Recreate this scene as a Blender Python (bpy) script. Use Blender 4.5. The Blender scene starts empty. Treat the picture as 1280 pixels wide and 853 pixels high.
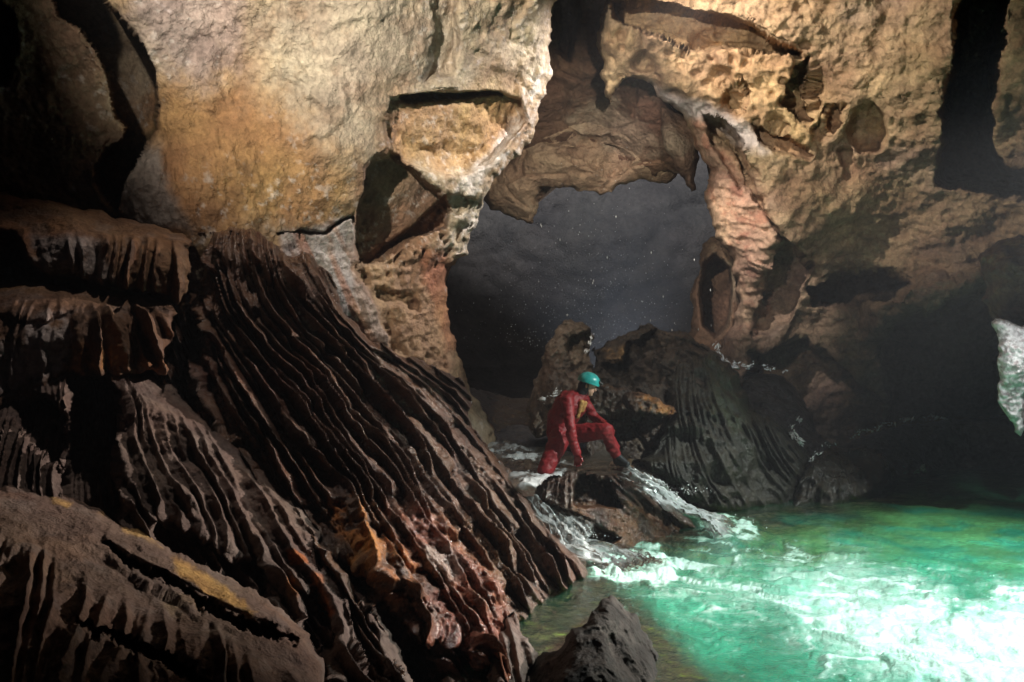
import bpy, math, random
import numpy as np
from mathutils import Vector

# ------------------------------------------------------------------ scene basics
S = bpy.context.scene
COL = S.collection
FPX, CX, CY, CH = 1108.0, 640.0, 426.5, 2.3      # focal length in px, centre, camera height
rng = np.random.RandomState(7)
random.seed(7)

def setp(o, label=None, cat=None, group=None, kind=None):
    if label: o['label'] = label
    if cat: o['category'] = cat
    if group: o['group'] = group
    if kind: o['kind'] = kind
    return o

def px2w(px, py, d):
    """point seen at pixel (px,py) of the 1280x853 photograph, d metres in front of the camera"""
    return np.stack([(px-CX)/FPX*d, d+0*px, CH-(py-CY)/FPX*d], -1)
def P3(px, py, d):
    return Vector(((px-CX)/FPX*d, d, CH-(py-CY)/FPX*d))
def dz(py, z):
    """distance at which height z shows at row py"""
    return (CH-z)*FPX/(py-CY)

# ------------------------------------------------------------------ noise
_perm = rng.permutation(256); _perm = np.concatenate([_perm, _perm, _perm]).astype(np.int32)
_g = rng.normal(size=(256, 3)); _g /= np.linalg.norm(_g, axis=1)[:, None]; _g = _g.astype(np.float32)
def pnoise(P):
    P = np.asarray(P, np.float32)
    I = np.floor(P).astype(np.int32); F = (P-I).astype(np.float32); I &= 255
    U = F*F*F*(F*(F*6-15)+10)
    def g(dx, dy, dz_):
        h = _perm[_perm[_perm[I[:, 0]+dx]+I[:, 1]+dy]+I[:, 2]+dz_]
        G = _g[h]
        return G[:, 0]*(F[:, 0]-dx)+G[:, 1]*(F[:, 1]-dy)+G[:, 2]*(F[:, 2]-dz_)
    def L(a, b, t): return a+(b-a)*t
    x, y, z = U[:, 0], U[:, 1], U[:, 2]
    return 1.5*L(L(L(g(0,0,0), g(1,0,0), x), L(g(0,1,0), g(1,1,0), x), y),
             L(L(g(0,0,1), g(1,0,1), x), L(g(0,1,1), g(1,1,1), x), y), z)
def fbm(P, s, o=4, gain=.5, seed=0.0):
    a, r, f = 1.0, 0, np.asarray(s, float)
    for i in range(o):
        r = r+a*pnoise(P*f+seed+i*17.3); a *= gain; f = f*2.03
    return r
def ridged(P, s, o=4, gain=.5, seed=0.0):
    a, r, f, t = 1.0, 0, np.asarray(s, float), 0
    for i in range(o):
        r = r+a*(1-np.abs(pnoise(P*f+seed+i*11.7))*2.2); t += a; a *= gain; f = f*2.07
    return r/t
def worley(P, s, seed=0.0):
    P = np.asarray(P, float)*s+seed
    I = np.floor(P).astype(np.int32); best = np.full(len(P), 9.0); sec = np.full(len(P), 9.0)
    for dx in (-1, 0, 1):
        for dy in (-1, 0, 1):
            for dk in (-1, 0, 1):
                C = I+np.array([dx, dy, dk]); c = C & 255
                h = _perm[_perm[_perm[c[:, 0]]+c[:, 1]]+c[:, 2]]
                q = C+np.stack([_perm[h]/256., _perm[h+77]/256., _perm[h+155]/256.], -1)
                d = np.sqrt(((q-P)**2).sum(1))
                m = d < best
                sec = np.where(m, best, np.minimum(sec, d)); best = np.where(m, d, best)
    return best, sec
def ss(a, b, x):
    t = np.clip((x-a)/(b-a), 0, 1); return t*t*(3-2*t)
def V2(px, py, z=0.0): return np.stack([px, py, px*0+z], -1)

# ------------------------------------------------------------------ polygons
def fract(poly, amp, it=3, seed=1):
    r = np.random.RandomState(seed); p = np.array(poly, float)
    for k in range(it):
        q = np.roll(p, -1, 0); m = (p+q)/2; e = q-p; L = np.linalg.norm(e, axis=1)
        n = np.stack([-e[:, 1], e[:, 0]], -1)/np.maximum(L, 1e-6)[:, None]
        m = m+n*(r.uniform(-1, 1, len(p))*np.minimum(L*.22, amp))[:, None]
        m = np.where((L > 5)[:, None], m, (p+q)/2)
        o = np.empty((2*len(p), 2)); o[0::2] = p; o[1::2] = m; p = o; amp *= .62
    return p
def smoothpoly(p, it=1):
    p = np.array(p, float)
    for k in range(it):
        q = np.roll(p, -1, 0); o = np.empty((2*len(p), 2)); o[0::2] = .75*p+.25*q; o[1::2] = .25*p+.75*q; p = o
    return p
def psd(px, py, poly):
    """signed distance (positive inside) and nearest boundary point"""
    poly = np.asarray(poly, float); n = len(px)
    D = np.full(n, 1e18); NX = np.zeros(n); NY = np.zeros(n); ins = np.zeros(n, bool)
    a = poly; b = np.roll(poly, -1, 0)
    for (ax, ay), (bx, by) in zip(a, b):
        ex, ey = bx-ax, by-ay; l2 = ex*ex+ey*ey
        if l2 < 1e-9: continue
        t = np.clip(((px-ax)*ex+(py-ay)*ey)/l2, 0, 1)
        qx = ax+t*ex; qy = ay+t*ey; d = (px-qx)**2+(py-qy)**2
        m = d < D; D[m] = d[m]; NX[m] = qx[m]; NY[m] = qy[m]
        if ey != 0:
            c = ((ay > py) != (by > py)) & (px < ex*(py-ay)/ey+ax); ins ^= c
    D = np.sqrt(D)
    return np.where(ins, D, -D), NX, NY
def mask(px, py, poly, soft=4, warp=4, wscale=.03, seed=0, oct=4):
    """1 inside the polygon, edge softened and roughened"""
    poly = np.asarray(poly, float); m = soft+warp*2+6
    sel = (px > poly[:, 0].min()-m) & (px < poly[:, 0].max()+m) & (py > poly[:, 1].min()-m) & (py < poly[:, 1].max()+m)
    out = np.zeros(len(px))
    if not sel.any(): return out
    x, y = px[sel], py[sel]
    if warp:
        x2 = x+warp*fbm(V2(x, y, 3.1+seed), wscale, oct, .6); y2 = y+warp*fbm(V2(x, y, 9.7+seed), wscale, oct, .6)
    else: x2, y2 = x, y
    s = psd(x2, y2, poly)[0]
    out[sel] = ss(-soft/2, soft/2, s)
    return out
def rbf(ctrl):
    c = np.array(ctrl, float); X = c[:, :2]/500.; v = 1/c[:, 2]
    def phi(a, b):
        r2 = ((a[:, None, :]-b[None])**2).sum(2)
        return .5*r2*np.log(r2+1e-12)
    n = len(c); A = np.zeros((n+3, n+3)); A[:n, :n] = phi(X, X)+np.eye(n)*2e-3
    A[:n, n] = 1; A[:n, n+1:] = X; A[n, :n] = 1; A[n+1:, :n] = X.T
    w = np.linalg.solve(A, np.concatenate([v, np.zeros(3)]))
    def f(px, py):
        Q = np.stack([px, py], -1)/500.; r = np.empty(len(Q))
        for i in range(0, len(Q), 50000):
            q = Q[i:i+50000]; r[i:i+50000] = phi(q, X)@w[:n]+w[n]+q@w[n+1:]
        return 1/np.clip(r, 1/60., 1/1.5)
    return f

# ------------------------------------------------------------------ mesh from arrays
def mesh_obj(name, V, F, colr=None, mat=None, parent=None, smooth=True):
    me = bpy.data.meshes.new(name)
    V = np.asarray(V, np.float32); F = np.asarray(F, np.int32)
    me.vertices.add(len(V)); me.vertices.foreach_set('co', V.ravel())
    k = F.shape[1]
    me.loops.add(F.size); me.loops.foreach_set('vertex_index', F.ravel())
    me.polygons.add(len(F)); me.polygons.foreach_set('loop_start', np.arange(0, F.size, k, dtype=np.int32))
    me.update(calc_edges=True); me.validate()
    if smooth: me.polygons.foreach_set('use_smooth', np.ones(len(me.polygons), bool))
    if colr is not None and len(me.vertices) == len(colr):
        a = me.color_attributes.new('Col', 'FLOAT_COLOR', 'POINT'); a.data.foreach_set('color', np.asarray(colr, np.float32).ravel())
    if mat: me.materials.append(mat)
    o = bpy.data.objects.new(name, me); COL.objects.link(o)
    if parent: o.parent = parent
    return o
def centre_origin(o, at=None):
    """put the object's origin at its base"""
    me = o.data; n = len(me.vertices); c = np.empty(n*3, np.float32); me.vertices.foreach_get('co', c); c = c.reshape(-1, 3)
    p = np.array([c[:, 0].mean(), c[:, 1].mean(), c[:, 2].min()]) if at is None else np.array(at)
    me.vertices.foreach_set('co', (c-p).astype(np.float32).ravel()); o.location = p; me.update()

def grid_faces(nx, ny, ok):
    i = np.arange(nx*ny).reshape(ny, nx)
    q = np.stack([i[:-1, :-1], i[1:, :-1], i[1:, 1:], i[:-1, 1:]], -1).reshape(-1, 4)
    return q[ok.ravel()[q].all(1)]
def blur(a, n):
    for _ in range(n):
        a = (np.roll(a, 1, 0)+a*2+np.roll(a, -1, 0))/4; a = (np.roll(a, 1, 1)+a*2+np.roll(a, -1, 1))/4
    return a

def relief(name, poly, ctrl, mat, step=1.7, ew=18, er=.25, bm=22, bd=1.6, fr=(7, 3), mods=(), pre=None, disp=None, color=None, seed=1, shrink=.25, nrm=.3, smoothn=0):
    """A rock body: the outline gets its own distance, bulges towards the viewer, turns away at its rim and runs
    back bd metres behind it; mods carve or raise parts of it; disp is a displacement along the normal in metres."""
    p0 = smoothpoly(poly, smoothn) if smoothn else np.array(poly, float)
    pf = fract(p0, fr[0], fr[1], seed)
    x0, y0 = p0.min(0)-bm-3; x1, y1 = p0.max(0)+bm+3
    nx = int((x1-x0)/step)+1; ny = int((y1-y0)/step)+1
    gx, gy = np.meshgrid(x0+np.arange(nx)*step, y0+np.arange(ny)*step); px, py = gx.ravel(), gy.ravel()
    sd, NX, NY = psd(px, py, p0)
    band = (sd > -bm-16) & (sd < ew+16)
    s2, a, b = psd(px[band], py[band], pf); sd[band] = s2; NX[band] = a; NY[band] = b
    # outside points fold back behind the rim
    out = sd < 0
    vx, vy = px-NX, py-NY; vl = np.maximum(np.hypot(vx, vy), 1e-6); sgn = np.where(out, -1, 1)
    ix, iy = vx/vl*sgn, vy/vl*sgn                                # inward direction
    k = -sd
    qx = np.where(out, NX+ix*k*shrink, px); qy = np.where(out, NY+iy*k*shrink, py)
    D = rbf(ctrl)(qx, qy)
    t = np.clip(sd/ew, 0, 1); D = D+er*(1-np.sqrt(np.clip(1-(1-t)**2, 0, 1)))
    D = D+np.where(out, bd*(k/bm), 0)
    info = {'sd': sd}
    if pre is not None: D = D+pre(qx, qy, sd, D)
    for m in mods:
        mm = mask(qx, qy, m[0], m[2], m[3] if len(m) > 3 else 4, m[4] if len(m) > 4 else .03, seed=m[1])
        D = D+m[1]*mm
    P = px2w(qx, qy, D)
    if disp is not None:
        G = P.reshape(ny, nx, 3); G = np.stack([blur(G[..., i], 8) for i in range(3)], -1)
        du = np.gradient(G, axis=1); dv = np.gradient(G, axis=0); N = np.cross(du, dv).reshape(-1, 3)
        N /= np.maximum(np.linalg.norm(N, axis=1), 1e-9)[:, None]
        N = np.where((N[:, 1] > 0)[:, None], -N, N)
        R = P-np.array([0, 0, CH]); R /= -np.linalg.norm(R, axis=1)[:, None]
        N = R+N*(nrm*ss(4, 40, sd))[:, None]; N /= np.linalg.norm(N, axis=1)[:, None]
        h = disp(P, qx, qy, sd)
        P = P+N*h[:, None]; info['h'] = h; info['N'] = N
    ok = sd > -bm
    c = color(P, qx, qy, sd, info)
    F = grid_faces(nx, ny, ok)
    used = np.zeros(nx*ny, bool); used[F.ravel()] = True
    idx = np.cumsum(used)-1
    return mesh_obj(name, P[used], idx[F], c[used], mat)

def rgba(n, col, wet=.0):
    c = np.empty((n, 4)); c[:, :3] = col; c[:, 3] = wet; return c
def mixc(c, m, col, wet=None):
    m = np.clip(m, 0, 1)[:, None]; c[:, :3] = c[:, :3]*(1-m)+np.array(col)*m
    if wet is not None: c[:, 3:] = c[:, 3:]*(1-m)+wet*m
    return c

# ------------------------------------------------------------------ materials
def newmat(name):
    m = bpy.data.materials.new(name); m.use_nodes = True; nt = m.node_tree
    for n in list(nt.nodes):
        if n.type != 'OUTPUT_MATERIAL': nt.nodes.remove(n)
    return m, nt, nt.nodes['Material Output'] if 'Material Output' in nt.nodes else nt.nodes[0]
def nd(nt, t, **k):
    n = nt.nodes.new(t)
    for a, v in k.items():
        if a.startswith('i_'): n.inputs[a[2:].replace('_', ' ')].default_value = v
        else: setattr(n, a, v)
    return n
def rock_mat(name, sc=1.0, bump=.6, rough_dry=.85, rough_wet=.22, var=.45, wetspec=.6, dist=.012, glint=0.0):
    m, nt, out = newmat(name); L = nt.links.new
    at = nd(nt, 'ShaderNodeVertexColor', layer_name='Col')
    tc = nd(nt, 'ShaderNodeTexCoord')
    geo = nd(nt, 'ShaderNodeNewGeometry')
    pos = geo.outputs['Position']
    n1 = nd(nt, 'ShaderNodeTexNoise', i_Scale=14*sc, i_Detail=8, i_Roughness=.68); L(pos, n1.inputs['Vector'])
    n2 = nd(nt, 'ShaderNodeTexNoise', i_Scale=2.6*sc, i_Detail=7, i_Roughness=.62); L(pos, n2.inputs['Vector'])
    n3 = nd(nt, 'ShaderNodeTexNoise', i_Scale=46*sc, i_Detail=6, i_Roughness=.7); L(pos, n3.inputs['Vector'])
    v1 = nd(nt, 'ShaderNodeTexVoronoi', i_Scale=30*sc); L(pos, v1.inputs['Vector'])
    # colour variation
    r1 = nd(nt, 'ShaderNodeMapRange'); r1.inputs[1].default_value = .28; r1.inputs[2].default_value = .72; r1.inputs[3].default_value = 1-var; r1.inputs[4].default_value = 1+var*.75
    L(n1.outputs['Fac'], r1.inputs[0])
    r2 = nd(nt, 'ShaderNodeMapRange'); r2.inputs[1].default_value = .3; r2.inputs[2].default_value = .7; r2.inputs[3].default_value = 1-var*.8; r2.inputs[4].default_value = 1+var*.6
    L(n2.outputs['Fac'], r2.inputs[0])
    mu = nd(nt, 'ShaderNodeMath', operation='MULTIPLY'); L(r1.outputs[0], mu.inputs[0]); L(r2.outputs[0], mu.inputs[1])
    vm = nd(nt, 'ShaderNodeVectorMath', operation='SCALE'); L(at.outputs['Color'], vm.inputs[0]); L(mu.outputs[0], vm.inputs['Scale'])
    hs = nd(nt, 'ShaderNodeHueSaturation'); L(vm.outputs[0], hs.inputs['Color'])
    n4 = nd(nt, 'ShaderNodeTexNoise', i_Scale=1.3*sc, i_Detail=5); L(pos, n4.inputs['Vector'])
    rh = nd(nt, 'ShaderNodeMapRange'); rh.inputs[1].default_value = .3; rh.inputs[2].default_value = .7; rh.inputs[3].default_value = .487; rh.inputs[4].default_value = .513
    L(n4.outputs['Fac'], rh.inputs[0]); L(rh.outputs[0], hs.inputs['Hue'])
    # roughness: alpha of the attribute is wetness
    wv = nd(nt, 'ShaderNodeMath', operation='MULTIPLY_ADD'); L(n2.outputs['Fac'], wv.inputs[0]); wv.inputs[1].default_value = 1.2; wv.inputs[2].default_value = -.6
    wa = nd(nt, 'ShaderNodeMath', operation='ADD', use_clamp=True); L(at.outputs['Alpha'], wa.inputs[0])
    wm = nd(nt, 'ShaderNodeMath', operation='MULTIPLY'); L(wv.outputs[0], wm.inputs[0]); L(at.outputs['Alpha'], wm.inputs[1]); L(wm.outputs[0], wa.inputs[1])
    ro = nd(nt, 'ShaderNodeMapRange'); ro.inputs[3].default_value = rough_dry; ro.inputs[4].default_value = rough_wet; L(wa.outputs[0], ro.inputs[0])
    sp = nd(nt, 'ShaderNodeMapRange'); sp.inputs[3].default_value = .2; sp.inputs[4].default_value = wetspec; L(wa.outputs[0], sp.inputs[0])
    # bump
    a1 = nd(nt, 'ShaderNodeMath', operation='MULTIPLY_ADD'); L(n3.outputs['Fac'], a1.inputs[0]); a1.inputs[1].default_value = .45; L(n1.outputs['Fac'], a1.inputs[2])
    a2 = nd(nt, 'ShaderNodeMath', operation='MULTIPLY_ADD'); L(v1.outputs['Distance'], a2.inputs[0]); a2.inputs[1].default_value = .35; L(a1.outputs[0], a2.inputs[2])
    bp = nd(nt, 'ShaderNodeBump', i_Strength=bump, i_Distance=dist*4); L(a2.outputs[0], bp.inputs['Height'])
    b = nd(nt, 'ShaderNodeBsdfPrincipled'); L(hs.outputs[0], b.inputs['Base Color']); L(ro.outputs[0], b.inputs['Roughness'])
    L(sp.outputs[0], b.inputs['Specular IOR Level']); L(bp.outputs[0], b.inputs['Normal'])
    L(b.outputs[0], out.inputs['Surface'])
    return m
M_wall = rock_mat('limestone', 1.0, .68, var=.42)
M_rwall = rock_mat('pitted_limestone', .8, .8, var=.45)
M_back = rock_mat('far_limestone', .45, .8, var=.45, dist=.03)
M_dark = rock_mat('dark_wet_rock', 1.0, .7, rough_wet=.17, var=.45, wetspec=.9)
M_near = rock_mat('near_dark_rock', 1.6, .7, rough_wet=.3, var=.38, wetspec=.6, dist=.008)

# ------------------------------------------------------------------ colours (linear albedo)
TAN = (.36, .26, .165); GREYTAN = (.43, .36, .27); OCHRE = (.31, .175, .072); BROWN = (.20, .115, .06); DBROWN = (.085, .055, .038)
CALC_SHINE = (.72, .68, .64); RUST = (.34, .115, .035); GREY = (.26, .24, .23); MAUVE = (.30, .24, .235); MUD = (.50, .30, .10)

#==PART walls
# ------------------------------------------------------------------ left wall
def wall_disp(P, x, y, sd):
    h = .16*fbm(P, .9, 3, .5, 2)+.03*fbm(P, 4.5, 4, .55, 5)
    # vertically draped wrinkles lower down, granular plaster above
    Q = np.stack([P[:, 0]*1.0+P[:, 2]*.12, P[:, 1], P[:, 2]*.16], -1)
    drape = ridged(Q, 9., 3, .55, 3)-.5
    low = mask(x, y, [(190, 190), (280, 170), (420, 300), (440, 330), (300, 330), (150, 300), (150, 230)], 60, 14)
    h += .050*drape*low
    Rk = np.stack([P[:, 0]*np.cos(.5)-P[:, 2]*np.sin(.5), P[:, 1], (P[:, 0]*np.sin(.5)+P[:, 2]*np.cos(.5))*.45], -1)
    Qs = np.stack([P[:, 0], P[:, 1], P[:, 2]*.30], -1); cal = ss(-.35, .45, fbm(P, .7, 3, .5, 90)); h += (.014*fbm(Qs, 15, 3, .6, 9)*(.35+cal)+.006*(ridged(Rk, 17, 3, .6, 9)-.5))*(1-low)
    h += .05*ss(.25, .6, fbm(P, 1.3, 4, .6, 33))-.04*ss(.93, 1., ridged(P, .55, 3, .5, 44))
    h += .010*fbm(P, 26., 2, .6, 1)
    # pitted rim of the arch
    pit = mask(x, y, [(600, -60), (690, -60), (690, 120), (670, 170), (640, 215), (600, 290), (590, 330), (560, 340), (560, 470), (600, 560), (440, 560), (440, 320), (560, 240), (640, 130)], 50, 14)
    w, _ = worley(P, 6.5); w2, _ = worley(P, 2.6, 5)
    g = ss(-.25, .45, fbm(P, .9, 3, .5, 66)); h += pit*(-.13*ss(.42, .1, w)*g-.10*ss(.5, .1, w2)*g+.10*fbm(P, 2.2, 5, .62, 4)+.03*ridged(P, 7, 3, .6, 4))
    rough = mask(x, y, [(-90, 60), (100, 70), (150, 190), (130, 300), (-90, 300)], 40, 20)
    h += rough*(.10*fbm(P, 2.4, 5, .62, 8))
    return h
def wall_col(P, x, y, sd, info):
    n = len(x); c = rgba(n, TAN, .15)
    A = fbm(V2(x, y), .006, 5, .55, 4); B = fbm(V2(x, y), .02, 5, .6, 14)
    mixc(c, ss(-.2, .5, A)*.8, GREYTAN)
    mixc(c, mask(x, y, [(330, -90), (560, -90), (560, 100), (480, 120), (470, 200), (400, 230), (330, 130)], 90, 25)*.8, (.38, .335, .27))
    mixc(c, mask(x, y, [(190, 100), (330, 110), (440, 210), (450, 300), (230, 310), (150, 260)], 90, 25)*.9, OCHRE)
    mixc(c, ss(.1, .6, B)*.35, BROWN)
    mixc(c, mask(x, y, [(180, -90), (330, -90), (300, 60), (240, 110), (190, 60), (150, 20)], 50, 20)*.7, MAUVE)
    mixc(c, mask(x, y, [(500, 122), (650, 118), (650, 150), (600, 200), (560, 218), (530, 208), (488, 192), (482, 150)], 20, 8)*.75, (.40, .24, .11))
    mixc(c, mask(x, y, [(-90, -90), (70, -90), (150, 140), (160, 200), (120, 300), (-90, 300)], 30, 20)*.85, (.20, .125, .085))  # left of the cleft: dimness painted in as a darker brown
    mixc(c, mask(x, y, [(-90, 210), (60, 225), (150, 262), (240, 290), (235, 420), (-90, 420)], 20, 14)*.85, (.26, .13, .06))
    mixc(c, mask(x, y, [(150, 190), (195, 180), (215, 240), (240, 290), (160, 280)], 20, 8)*.8, GREY, .2)
    mixc(c, mask(x, y, [(445, 205), (500, 195), (560, 250), (560, 290), (500, 320), (440, 330)], 10, 6)*.8, (.17, .10, .065), .1)
    # grey calcite fin, rusty streaks on it
    fin = mask(x, y, [(350, 290), (440, 270), (443, 330), (462, 370), (480, 412), (486, 436), (430, 420), (390, 380), (350, 340)], 10, 5)
    mixc(c, fin*.9, (.38, .35, .34), .75)
    mixc(c, fin*ss(.0, .5, fbm(V2(x*1.0-y*.45, y*.1), .05, 3, .5, 7))*.6, RUST)
    mixc(c, mask(x, y, [(440, 380), (440, 270), (560, 240), (560, 330), (560, 560), (500, 560)], 10, 6)*.5, (.27, .15, .085), .3)
    mixc(c, mask(x, y, [(520, 300), (560, 320), (580, 440), (560, 440), (530, 350)], 14, 8)*.6, (.33, .13, .06), .4)
    # lit edge and wet shine of the arch rim painted as white specks, streaks
    rim = mask(x, y, [(700, 60), (690, 110), (660, 190), (620, 240), (600, 300), (580, 330), (560, 310), (590, 230), (650, 130), (680, 60)], 30, 10)
    mixc(c, rim*ss(-.1, .5, fbm(P, 5, 4, .6, 3))*.75, CALC_SHINE, .6)
    tr = mask(x, y, [(640, 170), (600, 230), (560, 250), (600, 200), (650, 150)], 10, 5)
    mixc(c, tr*.6, CALC_SHINE, .7)
    sp = ss(.32, .6, fbm(P, 9, 3, .6, 21))*ss(-.1, .4, A+B*.5)
    mixc(c, sp*.35, CALC_SHINE, .5)
    vein = ss(.86, .98, ridged(V2(x*1.0, y), .011, 4, .5, 40)); mixc(c, vein*ss(0, .3, fbm(P, 7, 3, .6, 2))*.6, (.75, .66, .66), .8)
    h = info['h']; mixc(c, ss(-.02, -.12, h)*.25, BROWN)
    return c
LW = [(698, -110), (698, 0), (690, 40), (686, 62), (689, 98), (684, 118), (672, 137), (668, 160), (654, 186), (640, 200), (627, 214), (617, 222), (610, 240), (600, 264), (592, 287), (585, 320), (572, 323), (560, 335), (556, 352), (557, 380), (562, 410), (570, 430), (578, 452), (584, 478), (620, 560), (620, 640), (-110, 640), (-110, -110)]
cleft = [(60, -115), (66, 0), (74, 20), (105, 40), (120, 60), (134, 92), (140, 120), (146, 147), (160, 160), (152, 176), (132, 186), (122, 205), (122, 232), (138, 256), (152, 270), (155, 240), (165, 212), (180, 185), (197, 160), (199, 120), (196, 85), (182, 52), (155, 27), (132, 2), (125, -115)]
left_wall = relief('cave_wall', LW, [
    (-100, -100, 7.0), (0, 100, 8.2), (0, 230, 8.4), (0, 420, 9.4), (200, 60, 8.6), (200, 250, 8.9), (300, 100, 9.2), (420, 40, 9.1), (420, 180, 9.5), (440, 280, 10.2), (300, 300, 9.3), (560, 0, 9.8), (600, -100, 9.4),
    (560, 160, 10.6), (690, 60, 11.6), (640, 160, 11.6), (600, 240, 11.4), (570, 330, 11.8), (500, 330, 10.9), (570, 430, 12.2), (480, 420, 11.0), (300, 500, 10.5), (600, 620, 12.8), (100, 600, 10.5)],
    M_wall, step=1.8, ew=30, er=.5, bm=30, bd=4.0, fr=(9, 4), seed=3,
    mods=[(cleft, 3.8, 3, 2), ([(-90, -90), (0, 0), (18, 18), (20, 60), (8, 100), (-90, 130)], .8, 5, 3),
          ([(130, -90), (150, 25), (182, 52), (196, 85), (199, 120), (197, 160), (180, 190), (156, 240), (155, 290), (-90, 320), (-90, -90)], .25, 60, 4),
          ([(486, 121), (505, 119), (560, 118), (612, 114), (628, 116), (650, 124), (660, 150), (610, 205), (570, 222), (530, 212), (488, 195), (480, 160)], .42, 4, 2, .03),
          ([(500, 119), (560, 116), (625, 114), (628, 118), (600, 121), (560, 127), (520, 130), (500, 126)], .55, 4, 1.5),
          ([(482, 130), (520, 118), (500, 200), (470, 240), (440, 330), (400, 330), (420, 230), (475, 170)], -.0, 30, 4),
          ([(455, 212), (470, 198), (487, 192), (502, 203), (522, 218), (548, 238), (562, 262), (558, 285), (530, 292), (505, 300), (480, 322), (450, 332), (443, 305), (447, 262), (458, 238)], .75, 9, 3),
          ([(545, -90), (568, -90), (572, 60), (565, 92), (532, 104), (528, 98), (545, 60)], .3, 12, 4),
          ([(440, 268), (444, 330), (463, 370), (480, 410), (487, 436), (700, 600), (640, 260), (560, 240), (450, 335)], .45, 5, 3),
          ([(470, 360), (520, 372), (520, 388), (470, 372)], .25, 10, 5),
          ([(530, 190), (560, 180), (600, 185), (590, 200), (545, 205)], .15, 14, 6),
          ([(345, 292), (375, 286), (405, 288), (440, 268), (440, 272), (408, 293), (375, 291), (347, 297)], .18, 3, 3)],
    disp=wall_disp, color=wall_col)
setp(left_wall, kind='structure')

# ------------------------------------------------------------------ back chamber: one closed dome of rock far behind
def back_disp(P, x, y, sd):
    Q = P*np.array([1, 1, 2.4])
    return .9*fbm(P, .16, 3, .5, 3)+.35*ridged(Q, .42, 4, .55, 2)+.12*fbm(P, 1.6, 4, .6, 3)
def back_col(P, x, y, sd, info):
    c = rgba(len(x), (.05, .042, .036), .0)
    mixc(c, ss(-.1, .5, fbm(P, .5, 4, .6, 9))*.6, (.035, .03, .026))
    return c
big = [(300, -160), (1420, -160), (1420, 760), (300, 760)]
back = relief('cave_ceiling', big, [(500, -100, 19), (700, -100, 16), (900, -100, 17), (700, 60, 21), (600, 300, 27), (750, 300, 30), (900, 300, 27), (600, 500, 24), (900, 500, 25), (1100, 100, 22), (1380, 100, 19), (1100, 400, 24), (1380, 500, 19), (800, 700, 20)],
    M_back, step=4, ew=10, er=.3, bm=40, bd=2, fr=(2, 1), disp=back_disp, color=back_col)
setp(back, kind='structure')

# brown column of rock right behind the arch, hanging blocks in the chamber
def strata_disp(P, x, y, sd):
    Q = P*np.array([.35, .35, 1.0])
    h = .28*fbm(P, .35, 3, .5, 12)+.13*ridged(Q, 1.1, 4, .6, 5)+.09*fbm(P, 1.5, 5, .6, 8)
    w, w2 = worley(P*np.array([1, 1, 1.6]), .9, 3)
    return h-.12*ss(.10, 0, w2-w)
def tan_col(base, dark=BROWN, wet=.05):
    def f(P, x, y, sd, info):
        c = rgba(len(x), base, wet)
        mixc(c, ss(-.1, .5, fbm(P, 1.1, 5, .6, 9))*.55, dark)
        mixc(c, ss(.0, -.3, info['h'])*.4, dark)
        mixc(c, ss(.2, .6, fbm(P, .6, 4, .6, 31))*.5, GREYTAN)
        return c
    return f
beh = relief('rock_buttress', [(640, -110), (770, -110), (790, 60), (830, 120), (862, 150), (868, 190), (858, 215), (820, 222), (780, 215), (730, 185), (680, 180), (650, 190), (620, 190), (640, 60)],
    [(700, 0, 16), (760, 0, 15.6), (700, 140, 17.2), (800, 130, 17), (855, 200, 17.8), (640, 170, 17.8), (740, 180, 18.2)], M_back, step=2, ew=30, er=.6, bm=24, bd=5, fr=(7, 4), seed=5,
    mods=[([(700, -100), (722, -100), (718, 30), (712, 75), (695, 60), (700, 0)], 1.2, 8, 3)],
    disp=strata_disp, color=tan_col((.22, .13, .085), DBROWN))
setp(beh, 'brown buttress of bare rock hanging behind the crest of the lit arch', 'rock formation')
hb = relief('hanging_rock', [(600, 240), (612, 222), (640, 196), (668, 160), (690, 138), (720, 134), (760, 150), (800, 160), (842, 170), (852, 205), (845, 222), (825, 230), (790, 228), (765, 241), (735, 239), (700, 236), (674, 234), (672, 262), (666, 280), (640, 272), (612, 262)],
    [(600, 230, 19), (680, 150, 18), (840, 190, 18.5), (740, 200, 17.6), (760, 238, 18.6), (640, 265, 19), (680, 230, 18.2)], M_back, step=1.7, ew=30, er=.55, bm=24, bd=1.6, fr=(5, 3), seed=9,
    mods=[([(640, 176), (700, 170), (770, 172), (800, 190), (770, 180), (700, 178)], .5, 8, 6), ([(700, 186), (740, 176), (790, 195), (762, 220), (740, 206)], .5, 16, 8)],
    disp=strata_disp, color=tan_col((.50, .36, .24), (.30, .19, .12)))
setp(hb, 'tan layered rock mass hanging from the roof of the misty chamber', 'rock formation')
hg = relief('rock_pendant', [(825, 132), (860, 140), (878, 170), (874, 200), (870, 238), (864, 240), (856, 222), (842, 205), (832, 190)],
    [(830, 140, 16.2), (875, 170, 16.2), (864, 235, 16.4), (850, 180, 15.8)], M_back, step=1.8, ew=14, er=.5, bm=14, bd=2, fr=(5, 3), seed=10, disp=lambda P, x, y, s: .10*fbm(P, 1.6, 5, .6, 8), color=tan_col((.20, .13, .09), DBROWN))
setp(hg, 'small tapering brown pendant of rock left of the ribbed bright pillar', 'rock formation')
sh = relief('ribbed_column', [(905, 300), (922, 330), (925, 400), (905, 440), (882, 470), (845, 470), (856, 430), (866, 390), (868, 350), (874, 318), (888, 296)],
    [(880, 320, 17.5), (915, 400, 17), (860, 440, 17.5), (900, 360, 17)], M_back, step=2, ew=12, er=.6, bm=16, bd=3, fr=(5, 3), seed=12,
    mods=[([(893, 318), (912, 335), (916, 370), (908, 405), (893, 420), (878, 405), (874, 360), (880, 330)], 2.2, 6, 2)], disp=lambda P, x, y, s: .12*fbm(P, 1.2, 5, .6, 8), color=tan_col((.24, .15, .10), DBROWN))
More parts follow.
